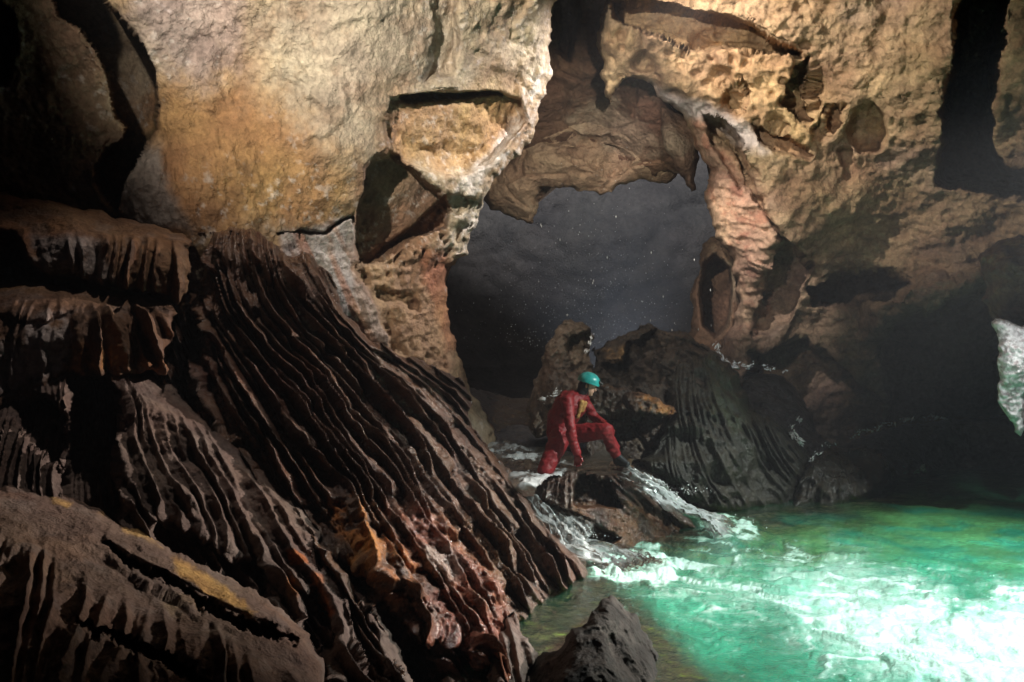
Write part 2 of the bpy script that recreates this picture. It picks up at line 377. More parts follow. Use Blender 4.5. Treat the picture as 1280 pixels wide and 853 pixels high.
setp(sh, 'low brown rock column with a tall oval hollow, beside the misty chamber', 'rock formation')

# ------------------------------------------------------------------ right wall with bright ribbed pillar
RW = [(748, -110), (757, 0), (750, 22), (748, 60), (750, 95), (757, 122), (764, 129), (769, 112), (778, 99), (790, 97), (806, 101), (818, 112), (830, 128), (846, 138), (858, 152), (866, 172), (874, 190), (884, 206), (892, 212), (884, 226), (880, 248), (890, 280), (902, 305), (915, 322), (922, 350), (925, 378), (918, 405), (904, 422), (896, 445), (905, 520), (1000, 640), (1420, 640), (1420, -110)]
def rw_disp(P, x, y, sd):
    h = .30*fbm(P, .5, 3, .5, 22)+.12*fbm(P, 1.8, 5, .62, 25)
    w, w2 = worley(P*np.array([1.0, 1.0, .8]), 1.7, 4); u, u2 = worley(P, 4.2, 9)
    pit = mask(x, y, [(740, 20), (1010, 60), (1060, 150), (1000, 200), (900, 150), (860, 150), (760, 140)], 40, 12)
    up = mask(x, y, [(820, -90), (1200, -90), (1190, 230), (1000, 210), (960, 100)], 80, 20)
    h += pit*(-.42*ss(.5, .15, w)-.16*ss(.45, .12, u)+.1*ridged(P*np.array([1, 1, .45]), 2.2, 3, .6))
    rg = mask(x, y, [(740, -90), (1010, -90), (1060, 150), (1000, 240), (860, 200), (740, 140)], 80, 20); h += .10*(ridged(P*np.array([1, 1, .7]), 1.5, 5, .62, 61)-.5)*ss(330, 200, y)*(.35+.65*rg)
    h += up*(.3+.7*rg)*(-.12*ss(.42, .1, u)*ss(-.1, .3, fbm(P, .8, 3, .5, 77))-.12*ss(.32, .1, w)*ss(0, .3, fbm(P, .6, 3, .5, 7))+(.02+.04*rg)*fbm(P, 6, 4, .65))
    # ribbing across the pillar
    pil = mask(x, y, [(856, 150), (885, 150), (935, 180), (975, 300), (965, 400), (910, 440), (890, 300), (878, 220)], 14, 6)
    Q = np.stack([P[:, 0]*.3, P[:, 1]*.3, P[:, 2]+P[:, 0]*.25], -1)
    h += pil*(.26*(ridged(Q, 2.6, 3, .55, 4)-.5)+.06*ridged(P, 5, 3, .6))
    low = ss(200, 330, y)
    h += low*.30*(ridged(P*np.array([.6, .6, 1.3]), .8, 4, .6, 15)-.5)
    return h
def rw_col(P, x, y, sd, info):
    n = len(x); c = rgba(n, (.46, .33, .21), .05)
    mixc(c, ss(-.1, .5, fbm(P, 1.4, 5, .6, 9))*.5, (.30, .19, .11))
    mixc(c, ss(.1, .6, fbm(P, .5, 4, .6, 19))*.5, (.33, .25, .22))
    mixc(c, mask(x, y, [(740, 20), (1010, 60), (1060, 150), (1000, 200), (900, 150), (860, 150), (760, 140)], 40, 12)*.5, (.56, .37, .20))
    mixc(c, mask(x, y, [(812, 105), (850, 118), (885, 128), (940, 160), (960, 190), (930, 190), (900, 160), (862, 150), (835, 130)], 14, 6)*.75, (.52, .50, .52), .6)
    pl = mask(x, y, [(860, 150), (880, 150), (910, 200), (945, 250), (975, 300), (965, 400), (910, 440), (890, 300), (878, 220)], 14, 6)
    mixc(c, pl*.6, (.62, .40, .29))
    mixc(c, pl*ss(.1, .5, fbm(P, 2.4, 4, .6, 40))*.6, (.36, .15, .09))
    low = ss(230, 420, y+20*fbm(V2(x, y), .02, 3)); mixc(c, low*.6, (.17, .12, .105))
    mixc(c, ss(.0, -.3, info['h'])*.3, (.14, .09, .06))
    return c
recess = [(758, -112), (762, 2), (790, -2), (830, 0), (868, 12), (905, 20), (940, 33), (965, 52), (1000, 62), (1000, 69), (960, 66), (925, 64), (900, 62), (862, 66), (835, 52), (810, 46), (780, 32), (765, 22)]
void = [(1214, -112), (1205, 0), (1196, 70), (1186, 130), (1179, 190), (1176, 228), (1420, 262), (1420, 225), (1262, 215), (1245, 190), (1236, 140), (1244, 90), (1258, 30), (1262, -112)]
right = relief('rock_wall', RW, [(760, -100, 13.5), (760, 60, 14.2), (820, 110, 14.6), (880, 160, 15), (890, 230, 15.2), (925, 340, 15.4), (900, 430, 15.6), (960, 300, 14.8), (960, 200, 14.4), (1000, 80, 13.8), (960, -60, 13), (1150, -60, 12.6),
    (1150, 120, 13.4), (1100, 260, 15), (1300, 100, 12.2), (1400, 300, 13), (1250, 280, 14.5), (1060, 350, 16), (1000, 450, 16.5), (1150, 380, 15.2), (1200, 340, 14.8), (1100, 520, 17), (1300, 480, 16), (1200, 600, 17.5)],
    M_rwall, step=1.9, ew=26, er=.8, bm=30, bd=5, fr=(7, 4), seed=21,
    mods=[(recess, 1.5, 5, 3), (void, 6., 16, 6),
          ([(880, 146), (905, 155), (925, 175), (935, 215), (948, 245), (960, 270), (1010, 330), (985, 400), (940, 420), (975, 300), (940, 245), (915, 190), (885, 160)], .55, 8, 4),
          ([(880, 150), (900, 152), (918, 170), (928, 205), (936, 235), (925, 240), (905, 205), (888, 180)], .6, 5, 3),
          ([(905, 108), (925, 98), (938, 115), (930, 140), (910, 140), (902, 125)], .5, 8, 4), ([(942, 158), (980, 165), (1015, 188), (1012, 200), (975, 190), (950, 178)], .6, 6, 4),
          ([(982, 105), (1000, 92), (1012, 72), (1016, 88), (1008, 110), (1014, 150), (1002, 145), (984, 132)], .7, 4, 3),
          ([(1032, 155), (1042, 135), (1054, 130), (1052, 152), (1042, 166)], .5, 4, 3), ([(1062, 165), (1075, 140), (1092, 128), (1108, 145), (1108, 168), (1098, 188), (1075, 190)], .55, 8, 3), ([(1052, 190), (1065, 188), (1072, 215), (1060, 228)], .3, 6, 3),
          ([(1012, 362), (1060, 345), (1110, 340), (1135, 352), (1118, 372), (1060, 382), (1018, 378)], 2.5, 6, 5),
          ([(1102, 430), (1118, 408), (1170, 395), (1212, 372), (1232, 372), (1250, 400), (1260, 560), (1120, 560), (1105, 480)], 4., 8, 5),
          ([(1080, 380), (1150, 352), (1210, 340), (1240, 345), (1230, 362), (1170, 392), (1110, 405), (1085, 420)], -.7, 20, 6),
          ([(935, 440), (1010, 430), (1100, 500), (1110, 640), (930, 640)], 1.2, 12, 6)],
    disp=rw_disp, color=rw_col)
setp(right, kind='structure')
#==PART dark rocks
def flutes(x, y, apex, spacing, seed=0, warp=1.0, cut=1.0, coord=None, jit=0.0):
    """sharp crests with broad troughs, fanning out from an apex; returns 0..1 and coarse cups"""
    ax, ay = apex
    r = np.hypot(x-ax, y-ay); th = np.arctan2(x-ax, y-ay)
    R = 330.
    wx = fbm(V2(x, y, seed), .005, 2, .5, seed)*10*warp
    tR = th*R
    if coord is not None: tR, r = coord
    u = (tR+wx)/spacing+.62*pnoise(V2(tR/spacing*.7, r*.004, seed+7))
    u = u+(.17*fbm(V2(x, y, seed+13), .026, 4, .6)+.5*jit*fbm(V2(x, y, seed+33), .009, 2, .5))*np.minimum(13/spacing, 1)
    k = np.floor(u); f = u-k; w = .47+.40*pnoise(V2(k*1.7+.5, r*.006, seed+23)); w = np.clip(w, .2, .8)
    # every flute is a blade: a long face on one side, a short drop on the other
    p = np.where(f < w, (f/w)**1.5, ((1-f)/(1-w))**1.3)
    def amp_(kk): return np.clip(.66+.95*pnoise(V2(kk*3.17+.5, r*.006, seed))+.25*pnoise(V2(kk*5.7+.5, r*.018, seed+2))*cut-jit*.9*ss(.15, .6, pnoise(V2(kk*1.37+.5, r*.011, seed+41))), .04, 1.3)
    h = amp_(k)*p
    f2 = (u*2.3+.3*pnoise(V2(u, r*.01, seed+11))) % 1; h = h+.13*(1-np.abs(2*f2-1))**2*(.4+.9*np.clip(pnoise(V2(k*2.1, r*.01, seed+9))+.3, 0, 1))
    t = r/125.+.7*pnoise(V2(u*.25, r*0.003, seed+3))+.75*pnoise(V2(k*.9+.5, 0*r, seed+4))
    saw = t-np.floor(t)
    return h, saw

def dark_col(base=DBROWN, warm=(.13, .065, .04), light=(.17, .13, .11), wet=.35, patches=()):
    def f(P, x, y, sd, info):
        n = len(x); c = rgba(n, base, wet); h = info['h']
        A = fbm(P, 1.3, 5, .6, 9); B = fbm(P, 4, 4, .6, 19)
        mixc(c, ss(-.1, .5, A)*.6, warm); mixc(c, ss(.0, .6, B)*.5, light)
        for p in patches:
            mixc(c, mask(x, y, p[0], p[2], p[3], seed=p[2])*p[4]*ss(-.6, .1, fbm(P, 2.6, 4, .6, 5)), p[1], p[5] if len(p) > 5 else None)
        return c
    return f
# --- ledges on the left
def ledge_disp(x0):
    def f(P, x, y, sd):
        h = .09*fbm(P, 1.6, 4, .55, x0)+.03*fbm(P, 7, 3, .6, x0+1)
        fl, saw = flutes(x, y, (150+x0, -500), 7.5, x0, 1.3)
        face = ss(-10, 16, y-(288+.08*x) if x0 == 1 else y-(372+.10*x)-14*fbm(V2(x, y*.1), .02, 3))
        return h+.34*fl*face*ss(50, 130, x)+.10*fl*face
    return f
E1 = relief('rock_ledge', [(-110, 232), (0, 240), (60, 250), (120, 262), (170, 276), (215, 291), (240, 300), (236, 322), (234, 345), (228, 372), (222, 385), (212, 372), (200, 368), (186, 366), (165, 360), (140, 356), (110, 352), (90, 345), (50, 340), (20, 332), (10, 292), (-110, 292)],
    [(-100, 235, 8.2), (0, 245, 8.3), (120, 266, 8.3), (235, 300, 8.2), (0, 290, 7.5), (100, 300, 7.55), (230, 325, 7.8), (20, 335, 7.6), (120, 350, 7.7), (225, 380, 7.9)],
    M_dark, step=1.6, ew=12, er=.25, bm=14, bd=1.2, fr=(5, 3), seed=31, disp=ledge_disp(1),
    mods=[([(-100, 292), (14, 292), (36, 330), (50, 345), (-100, 345)], 1.0, 8, 3)],
    color=dark_col((.14, .075, .042), (.19, .09, .04), (.15, .11, .09), .1, [([(40, 292), (120, 300), (140, 350), (110, 352), (50, 340), (36, 320)], (.24, .21, .2), 14, 6, .8)]))
setp(E1, 'uppermost rust brown ledge on the left wall, its lip hung with thin rock fins', 'rock ledge', 'ledges on the left wall')
E2 = relief('rock_ledge', [(-110, 350), (0, 352), (40, 352), (90, 362), (120, 360), (160, 362), (195, 372), (222, 392), (214, 404), (218, 420), (205, 440), (212, 462), (206, 470), (190, 462), (160, 470), (150, 480), (100, 470), (60, 490), (20, 520), (-110, 560)],
    [(-100, 350, 7.9), (0, 354, 7.8), (120, 362, 7.8), (220, 392, 7.7), (0, 385, 7.0), (100, 395, 7.0), (0, 480, 6.9), (100, 470, 7.1), (200, 440, 7.4), (-100, 540, 6.8)],
    M_dark, step=1.6, ew=10, er=.2, bm=14, bd=1.2, fr=(5, 3), seed=33, disp=ledge_disp(2),
    mods=[([(0, 395), (40, 400), (95, 395), (92, 440), (60, 470), (0, 500)], .10, 12, 6)],
    color=dark_col((.13, .07, .042), (.19, .095, .045), (.16, .115, .10), .1, [([(42, 396), (95, 392), (92, 430), (80, 460), (40, 480), (-40, 500), (-40, 440)], (.40, .35, .34), 16, 8, .8), ([(90, 430), (140, 440), (215, 455), (190, 470), (110, 458), (88, 470)], (.30, .13, .05), 10, 5, .8)]))
setp(E2, 'second ledge down the left wall with a pale grey calcite drape on its face', 'rock ledge', 'ledges on the left wall')

# --- big fluted slope
def slope_disp(P, x, y, sd):
    yy = np.arange(200, 1000.); G = np.cumsum(.10+.56*ss(285, 450, yy)); g = np.interp(y, yy, G)
    t = (x-430-(g-np.interp(600, yy, G)))/(1+.55*ss(330, 620, y))
    fl, saw = flutes(x, y, (225, 20), 10.5, 4, .9, coord=(t, y*1.15), jit=.8)
    h = .14*fbm(P, .9, 3, .5, 42)+.03*fbm(P, 7, 4, .65, 1)
    pt = mask(x, y, [(405, 622), (445, 622), (520, 640), (575, 660), (640, 760), (640, 830), (560, 830), (480, 740), (430, 690)], 50, 14)
    h += .42*fl*(1-.5*pt)+.06*pt*ridged(P, 5, 4, .62, 70)+.16*pt
    up = ss(470, 380, y-.25*(x-300))
    h += (-.24*ss(.86, 1., saw)+.15*saw)*(.6+.7*up)
    up2 = ss(440, 380, y)
    h += .05*fbm(P, 3.2, 4, .62, 77)
    w_, _ = worley(P, 3.0, 6); h -= .14*fl*ss(.42, .15, w_)*ss(-.1, .3, fbm(P, .8, 2, .5, 5))
    h -= .10*fl*ss(.1, .5, fbm(P, 2.0, 3, .6, 55))
    return h
B = relief('fluted_slope', [(226, 300), (240, 298), (262, 290), (282, 288), (300, 286), (325, 290), (340, 302), (352, 316), (366, 322), (378, 314), (388, 318), (398, 332), (408, 338), (416, 350), (424, 372), (432, 398), (450, 412), (470, 428), (492, 440), (515, 446), (540, 456), (560, 466), (578, 474), (584, 488), (590, 500), (584, 516), (590, 534), (604, 552), (622, 574), (644, 604), (668, 634), (690, 660), (712, 682), (730, 698), (746, 714), (738, 722), (722, 724), (704, 740), (686, 752), (664, 772), (646, 778), (650, 800), (658, 830), (655, 880), (640, 960), (300, 960), (200, 700), (200, 480), (204, 420), (214, 360)],
    [(215, 300, 8.9), (290, 290, 8.8), (400, 340, 9.0), (480, 432, 9.6), (580, 476, 10.7), (640, 600, 9.9), (745, 713, 8.9), (690, 742, dz(742, .02)), (650, 790, dz(790, .02)), (600, 853, dz(853, .04)), (215, 420, 8.4), (300, 500, 7.7), (400, 600, 7.2), (500, 700, 6.8), (460, 800, 6.0), (420, 870, 5.4), (560, 600, 8.7), (300, 410, 8.2), (250, 650, 7.2), (600, 960, 5.0), (350, 960, 5.0)],
    M_dark, step=1.5, ew=20, er=.3, bm=22, bd=1.8, fr=(7, 4), seed=41, disp=slope_disp,
    mods=[([(214, 300), (262, 294), (262, 330), (252, 380), (256, 420), (248, 480), (262, 530), (290, 560), (200, 560), (180, 440)], 1.2, 14, 5),
          ([(410, 700), (440, 690), (520, 790), (540, 800), (560, 860), (520, 900), (500, 800)], .35, 12, 5),
          ([(630, 775), (640, 768), (628, 800), (612, 850), (600, 960), (585, 960), (600, 840)], .35, 6, 3),
          ([(480, 770), (500, 790), (590, 800), (600, 870), (540, 870), (500, 830)], .45, 14, 8)],
    color=dark_col((.085, .042, .027), (.14, .062, .034), (.17, .115, .088), .75,
        [([(408, 628), (440, 632), (470, 660), (500, 700), (520, 720), (510, 760), (480, 730), (440, 690), (415, 660)], (.62, .23, .06), 16, 9, 1., .4),
         ([(440, 640), (520, 640), (570, 660), (640, 760), (640, 850), (560, 840), (500, 760)], (.26, .10, .06), 30, 14, .8, 1.),
         ([(520, 690), (560, 690), (575, 720), (550, 740), (520, 720)], (.36, .28, .24), 14, 8, .8, .9)]))
setp(B, 'long slope of dark sharp flutes running down to the pool, orange patch low on it', 'rock slope')

# --- draped flowstone in front
def drape_disp(P, x, y, sd):
    fl, saw = flutes(x, y, (60, 200), 10, 14, 1.6, jit=.7)
    h = .13*fbm(P, 1.3, 4, .55, 52)+.018*fbm(P, 9, 3, .6, 1)
    top = ss(0, 55, sd)
    h += .15*fl*top+.05*fl
    h += .05*ridged(P*np.array([1, 1, .5]), 5, 3, .6, 8)
    return h
C_ = relief('draped_flowstone', [(-110, 505), (0, 500), (30, 478), (62, 458), (100, 448), (132, 446), (165, 454), (196, 470), (222, 492), (252, 516), (284, 540), (316, 572), (346, 598), (374, 622), (398, 648), (412, 668), (410, 690), (424, 708), (440, 728), (462, 752), (482, 780), (504, 812), (516, 850), (526, 960), (-110, 960)],
    [(-100, 505, 6.8), (0, 502, 6.8), (120, 448, 7.4), (240, 508, 7.3), (374, 622, 6.8), (415, 690, 6.3), (510, 850, 5.5), (100, 560, 6.2), (250, 640, 6.0), (350, 750, 5.7), (450, 880, 5.1), (0, 620, 5.7), (100, 480, 6.7)],
    M_near, step=1.5, ew=34, er=.5, bm=22, bd=1.6, fr=(6, 4), seed=51, disp=drape_disp,
    mods=[([(86, 478), (100, 466), (130, 470), (150, 490), (154, 520), (148, 560), (158, 610), (150, 660), (90, 650), (84, 600), (90, 540)], 1.1, 8, 5),
          ([(14, 498), (30, 492), (60, 500), (84, 520), (88, 560), (70, 580), (40, 545), (24, 525)], .55, 8, 5),
          ([(196, 640), (300, 700), (330, 700), (330, 760), (200, 690)], .3, 14, 8),
          ([(405, 660), (425, 690), (400, 712), (396, 690)], .4, 5, 3), ([(380, 740), (400, 735), (415, 800), (420, 860), (395, 840)], .4, 10, 5), ([(440, 740), (470, 790), (490, 860), (470, 860), (445, 790)], .3, 10, 5)],
    color=dark_col((.12, .085, .072), (.16, .10, .08), (.20, .155, .135), .15,
        [([(355, 688), (380, 690), (384, 706), (362, 706)], (.42, .15, .04), 5, 3, .9), ([(388, 718), (402, 720), (418, 770), (404, 770)], (.42, .13, .04), 6, 4, .8), ([(355, 720), (368, 726), (372, 770), (360, 760)], (.40, .16, .05), 5, 3, .8)]))
setp(C_, 'broad drape of grey brown flowstone with a black hollow, between slab and fluted slope', 'rock formation')

# --- slab in the lower left corner
def slab_disp(P, x, y, sd):
    fl, saw = flutes(x, y, (160, 250), 17, 24, 1.8)
    h = .10*fbm(P, 1.3, 4, .55, 62)+.012*fbm(P, 10, 3, .6, 1)+.03*fbm(P, 4, 3, .6, 6)
    line = 700+.42*(x-100)+30*fbm(V2(x, 0*y), .01, 3)
    h += (.17*fl)*ss(0, 60, y-line)
    return h
D_ = relief('rock_slab', [(-110, 600), (0, 610), (40, 612), (84, 620), (130, 640), (165, 660), (200, 678), (236, 696), (272, 714), (306, 734), (340, 756), (366, 776), (388, 794), (404, 822), (414, 960), (-110, 960)],
    [(-100, 600, 5.2), (0, 612, 5.3), (130, 642, 5.5), (270, 715, 5.3), (388, 795, 4.9), (412, 900, 4.4), (200, 800, 4.35), (0, 740, 4.3), (0, 870, 3.7), (250, 870, 4.0), (200, 720, 4.9)],
    M_near, step=1.6, ew=26, er=.3, bm=18, bd=1.0, fr=(5, 4), seed=61, disp=slab_disp,
    mods=[([(128, 674), (140, 682), (170, 702), (210, 722), (250, 745), (290, 765), (330, 782), (372, 796), (368, 802), (330, 794), (286, 778), (240, 756), (200, 734), (160, 710)], .22, 5, 8, .06),
          ([(130, 675), (290, 760), (372, 790), (340, 756), (250, 700), (140, 645)], -.05, 6, 3),
          ([(92, 770), (120, 785), (180, 800), (230, 828), (262, 853), (250, 856), (215, 838), (170, 812), (110, 790)], .2, 5, 8, .06)],
    color=dark_col((.15, .10, .078), (.20, .12, .08), (.19, .15, .13), .15,
        [([(126, 646), (150, 647), (178, 662), (204, 682), (196, 684), (170, 672), (148, 658)], (.42, .26, .11), 6, 9, .95), ([(212, 696), (236, 704), (266, 724), (290, 742), (318, 764), (304, 764), (270, 748), (240, 728), (218, 710)], (.46, .27, .095), 7, 9, .95),
         ([(60, 620), (90, 628), (84, 634), (66, 630)], (.6, .38, .13), 4, 3, .8), ([(205, 745), (260, 760), (250, 775), (215, 765)], (.28, .2, .12), 12, 6, .7)]))
setp(D_, 'smooth brown rock slab in the lower left corner with two pale ochre mud streaks', 'rock slab')

# --- pointed boulder at the bottom
def crag_disp(a, s0):
    def f(P, x, y, sd):
        w, w2 = worley(P, 1.6, s0)
        return a*fbm(P, 1.2, 4, .6, s0)+a*.9*(ridged(P, 1.7, 5, .62, s0)-.5)+.10*ridged(P, 7, 4, .65, s0)-.12*ss(.10, 0, w2-w)
    return f
def boulder_disp(a, b, s0, fac=.22):
    def f(P, x, y, sd):
        w, w2 = worley(P, 1.3/max(a*6, .5), s0)
        h = a*fbm(P, 1.4, 4, .6, s0)+b*fbm(P, 8, 3, .6, s0)+a*.6*(ridged(P, 2.2, 3, .6, s0)-.5)
        return h
    return f
F_ = relief('pointed_boulder', [(762, 744), (772, 750), (780, 760), (792, 766), (800, 778), (808, 792), (816, 804), (824, 820), (834, 838), (842, 860), (850, 960), (650, 960), (656, 870), (660, 840), (668, 822), (690, 815), (706, 800), (722, 784), (738, 768), (750, 752)],
    [(762, 745, 6.4), (800, 790, 6.35), (840, 860, 6.1), (850, 950, 5.6), (755, 800, 5.75), (745, 870, 5.3), (690, 820, 5.95), (655, 870, 5.9), (650, 950, 5.2), (760, 950, 4.9), (775, 775, 6.1)],
    M_near, step=1.3, ew=14, er=.22, bm=20, bd=.9, fr=(6, 4), seed=71, disp=lambda P, x, y, s: .10*fbm(P, 1.3, 4, .6, 72)+.12*(ridged(P, 1.6, 5, .6, 73)-.5)+.012*fbm(P, 12, 3, .6, 3),
    mods=[([(762, 744), (770, 790), (764, 830), (780, 853), (770, 960), (900, 960), (860, 800)], .10, 16, 6)],
    color=dark_col((.022, .017, .014), (.036, .026, .02), (.09, .075, .065), .25))
setp(F_, 'pointed dark boulder rising from the shallows at the bottom edge, grey along its right flank', 'boulder')
F2 = relief('wet_rock', [(606, 880), (612, 830), (622, 796), (634, 772), (642, 764), (648, 775), (652, 792), (664, 806), (672, 815), (668, 830), (660, 850), (655, 960), (600, 960)],
    [(640, 768, 6.7), (612, 850, 5.85), (660, 840, 6.0), (630, 960, 5.0), (640, 810, 6.2)], M_dark, step=1.3, ew=10, er=.15, bm=12, bd=.6, fr=(5, 3), seed=75,
    disp=lambda P, x, y, s: .06*fbm(P, 2, 4, .6, 9)+.10*flutes(x, y, (560, 300), 9, 6, 1.0)[0], color=dark_col((.12, .085, .07), (.15, .09, .07), (.22, .17, .15), .4))
setp(F2, 'narrow grey fin of rock standing where the flutes meet the pool, beside the pointed boulder', 'rock')

# --- ledge the person leans on
def lg_disp(P, x, y, sd):
    h = .05*fbm(P, 2.0, 4, .6, 82)+.012*fbm(P, 10, 3, .6, 8)
    fl, _ = flutes(x, y, (720, 200), 7, 3, 1.5)
    h += .06*fl*mask(x, y, [(660, 590), (720, 585), (720, 640), (690, 650), (650, 620)], 14, 5)
    fl2, _ = flutes(x, y, (600, 420), 10, 3, 1.5)
    h += .13*fl2*mask(x, y, [(745, 590), (800, 600), (880, 660), (860, 680), (790, 640), (750, 620)], 14, 5)
    h += .07*(ridged(P*np.array([1, 1, 1.6]), 5, 5, .65, 8)-.5)+.05*(ridged(P, 1.6, 3, .6, 18)-.5)
    return h
G_ = relief('rock_step', [(664, 612), (672, 598), (690, 590), (712, 588), (722, 584), (740, 588), (756, 594), (775, 594), (792, 600), (812, 612), (830, 626), (848, 640), (866, 652), (874, 660), (858, 664), (842, 668), (838, 676), (818, 682), (796, 686), (772, 690), (752, 684), (730, 668), (712, 650), (694, 640), (676, 630)],
    [(664, 612, 9.95), (700, 592, 10.0), (740, 590, 10.0), (790, 600, 10.35), (870, 656, 11.0), (840, 672, dz(672, .0)), (772, 688, dz(688, 0)), (700, 640, 9.55), (735, 660, 9.5), (735, 625, 9.65), (800, 640, 10.2), (690, 610, 9.75)],
    M_dark, step=1.2, ew=9, er=.12, bm=16, bd=.9, fr=(5, 3), seed=81, disp=lg_disp,
    mods=[([(722, 592), (732, 586), (742, 594), (748, 604), (760, 600), (770, 622), (778, 634), (742, 636), (716, 632)], .45, 5, 3),
          ([(690, 632), (720, 642), (775, 672), (752, 688), (720, 665)], .35, 6, 3), ([(800, 625), (830, 640), (864, 662), (840, 668), (808, 645)], .25, 6, 3)],
    color=dark_col((.045, .026, .018), (.08, .036, .02), (.08, .055, .04), 1., [([(690, 632), (790, 625), (850, 660), (830, 690), (760, 690), (700, 645)], (.13, .055, .022), 12, 6, .8, .8), ([(664, 590), (718, 590), (716, 634), (690, 640), (660, 620)], (.16, .12, .10), 10, 5, .7, 1.)]))
setp(G_, 'low wet rust brown rock under the hand of the person, black hollow in its face', 'rock')

# --- mounds behind the person
dm = dict(mat=M_dark, step=1.4)
H1 = relief('rock_pinnacle', [(660, 520), (664, 492), (672, 470), (680, 456), (681, 436), (688, 424), (696, 410), (704, 401), (714, 399), (728, 402), (738, 410), (743, 420), (738, 428), (736, 444), (744, 470), (760, 540), (670, 548)],
    [(665, 500, 13.0), (712, 402, 13.3), (740, 420, 13.5), (700, 450, 12.7), (715, 440, 12.6), (700, 540, 12.2), (755, 540, 12.2), (730, 470, 12.6)], ew=12, er=.3, bm=16, bd=1.2, fr=(5, 4), seed=91, disp=crag_disp(.2, 92),
    mods=[([(716, 420), (738, 415), (744, 430), (730, 460), (712, 470), (708, 440)], .5, 5, 4)], color=dark_col((.12, .09, .065), (.17, .115, .075), (.22, .18, .14), .5), **dm)
setp(H1, 'craggy dark pinnacle behind the helmet, tallest of the rocks on the left of the pile', 'boulder')
H2 = relief('boulder_pile', [(728, 520), (738, 470), (746, 448), (740, 436), (756, 430), (772, 420), (790, 414), (800, 406), (812, 404), (824, 412), (842, 414), (856, 414), (868, 424), (882, 432), (892, 440), (900, 460), (890, 540), (840, 620), (760, 600)],
    [(745, 440, 13.8), (800, 410, 13.8), (880, 432, 13.6), (780, 470, 13.0), (860, 450, 13.1), (740, 510, 12.6), (890, 520, 12.9), (800, 600, 12.2), (800, 500, 12.7)], ew=14, er=.4, bm=16, bd=1.4, fr=(7, 4), seed=93, disp=crag_disp(.28, 94),
    mods=[([(786, 430), (820, 412), (826, 440), (822, 480), (790, 486), (762, 470), (750, 452), (780, 456)], .6, 7, 5)], color=dark_col((.035, .027, .02), (.06, .04, .026), (.10, .075, .055), .4, [([(752, 434), (785, 430), (780, 450), (756, 450)], (.30, .18, .08), 8, 5, .7)]), **dm)
setp(H2, 'rough black and brown rock pile with a crumbly crest behind the person', 'boulder')
H3 = relief('rock_shelf', [(736, 496), (744, 484), (760, 480), (784, 486), (806, 492), (826, 500), (842, 508), (848, 516), (838, 522), (846, 560), (842, 600), (812, 608), (780, 600), (740, 590), (730, 540)],
    [(740, 490, 12.1), (800, 492, 12.0), (845, 515, 12.0), (800, 512, 11.6), (790, 530, 12.0), (780, 590, 11.5), (835, 590, 11.7), (740, 560, 11.7)], ew=7, er=.2, bm=14, bd=1.2, fr=(4, 3), seed=95, disp=crag_disp(.13, 96),
    mods=[([(735, 518), (780, 516), (842, 522), (850, 560), (820, 590), (740, 575)], .5, 8, 4)], color=dark_col((.05, .03, .02), (.075, .04, .022), (.11, .08, .05), .7, [([(790, 488), (820, 494), (846, 512), (838, 520), (800, 508)], (.45, .20, .06), 8, 4, .9)]), **dm)
setp(H3, 'overhanging brown shelf of rock with an orange nose, right of the head of the person', 'rock')
def fan_disp(a, apex, sp, s0):
    def f(P, x, y, sd):
        fl, _ = flutes(x, y, apex, sp, s0, 2.2, 1.5, jit=1.3)
        fl = fl*(.45+.9*ss(-.3, .4, fbm(P, .9, 3, .5, s0+4)))
        return .2*fbm(P, 1.0, 4, .6, s0)+a*fl*ss(0, 12, sd)+.07*ridged(P, 4, 5, .65, 3)-.25*ss(.5, .9, .5+fbm(P, .7, 3, .5, s0+9))
    return f
H4 = relief('fluted_mound', [(828, 470), (846, 450), (868, 440), (892, 438), (900, 446), (914, 456), (926, 474), (936, 496), (940, 514), (962, 520), (984, 540), (1002, 556), (1012, 570), (1006, 590), (996, 612), (986, 634), (970, 640), (940, 641), (912, 643), (890, 640), (872, 630), (846, 610), (812, 592), (800, 576), (822, 560), (836, 520)],
    [(830, 470, 12.9), (895, 440, 13.0), (936, 500, 13.1), (1010, 570, 13.0), (985, 635, dz(635, 0)), (890, 640, dz(640, 0)), (850, 612, 11.3), (805, 580, 11.4), (870, 520, 12.1), (920, 570, 11.9)], ew=16, er=.5, bm=18, bd=1.5, fr=(5, 4), seed=97, disp=fan_disp(.20, (800, 200), 6, 17),
    color=dark_col((.018, .017, .011), (.026, .022, .013), (.06, .052, .036), .6, [([(880, 440), (925, 470), (940, 520), (930, 560), (890, 520)], (.05, .065, .035), 20, 10, .7, .6)]), **dm)
setp(H4, 'tall dark green black mound of fluted rock sloping to the pool, right of the person', 'rock')
H5 = relief('fluted_mound', [(984, 640), (996, 606), (1012, 574), (1030, 562), (1050, 560), (1080, 556), (1102, 566), (1118, 584), (1110, 604), (1104, 616), (1082, 626), (1050, 634), (1010, 637)],
    [(1000, 600, 12.6), (1050, 560, 13.8), (1110, 580, 13.6), (1100, 618, dz(618, 0)), (1000, 636, dz(636, 0)), (1050, 600, 12.8)], ew=14, er=.4, bm=16, bd=1.2, fr=(4, 3), seed=99, disp=fan_disp(.10, (1040, 430), 12, 19),
    color=dark_col((.025, .022, .016), (.035, .03, .02), (.06, .05, .035), .9), **dm)
setp(H5, 'low rounded dark rock at the edge of the green water, right of the tall mound', 'rock')

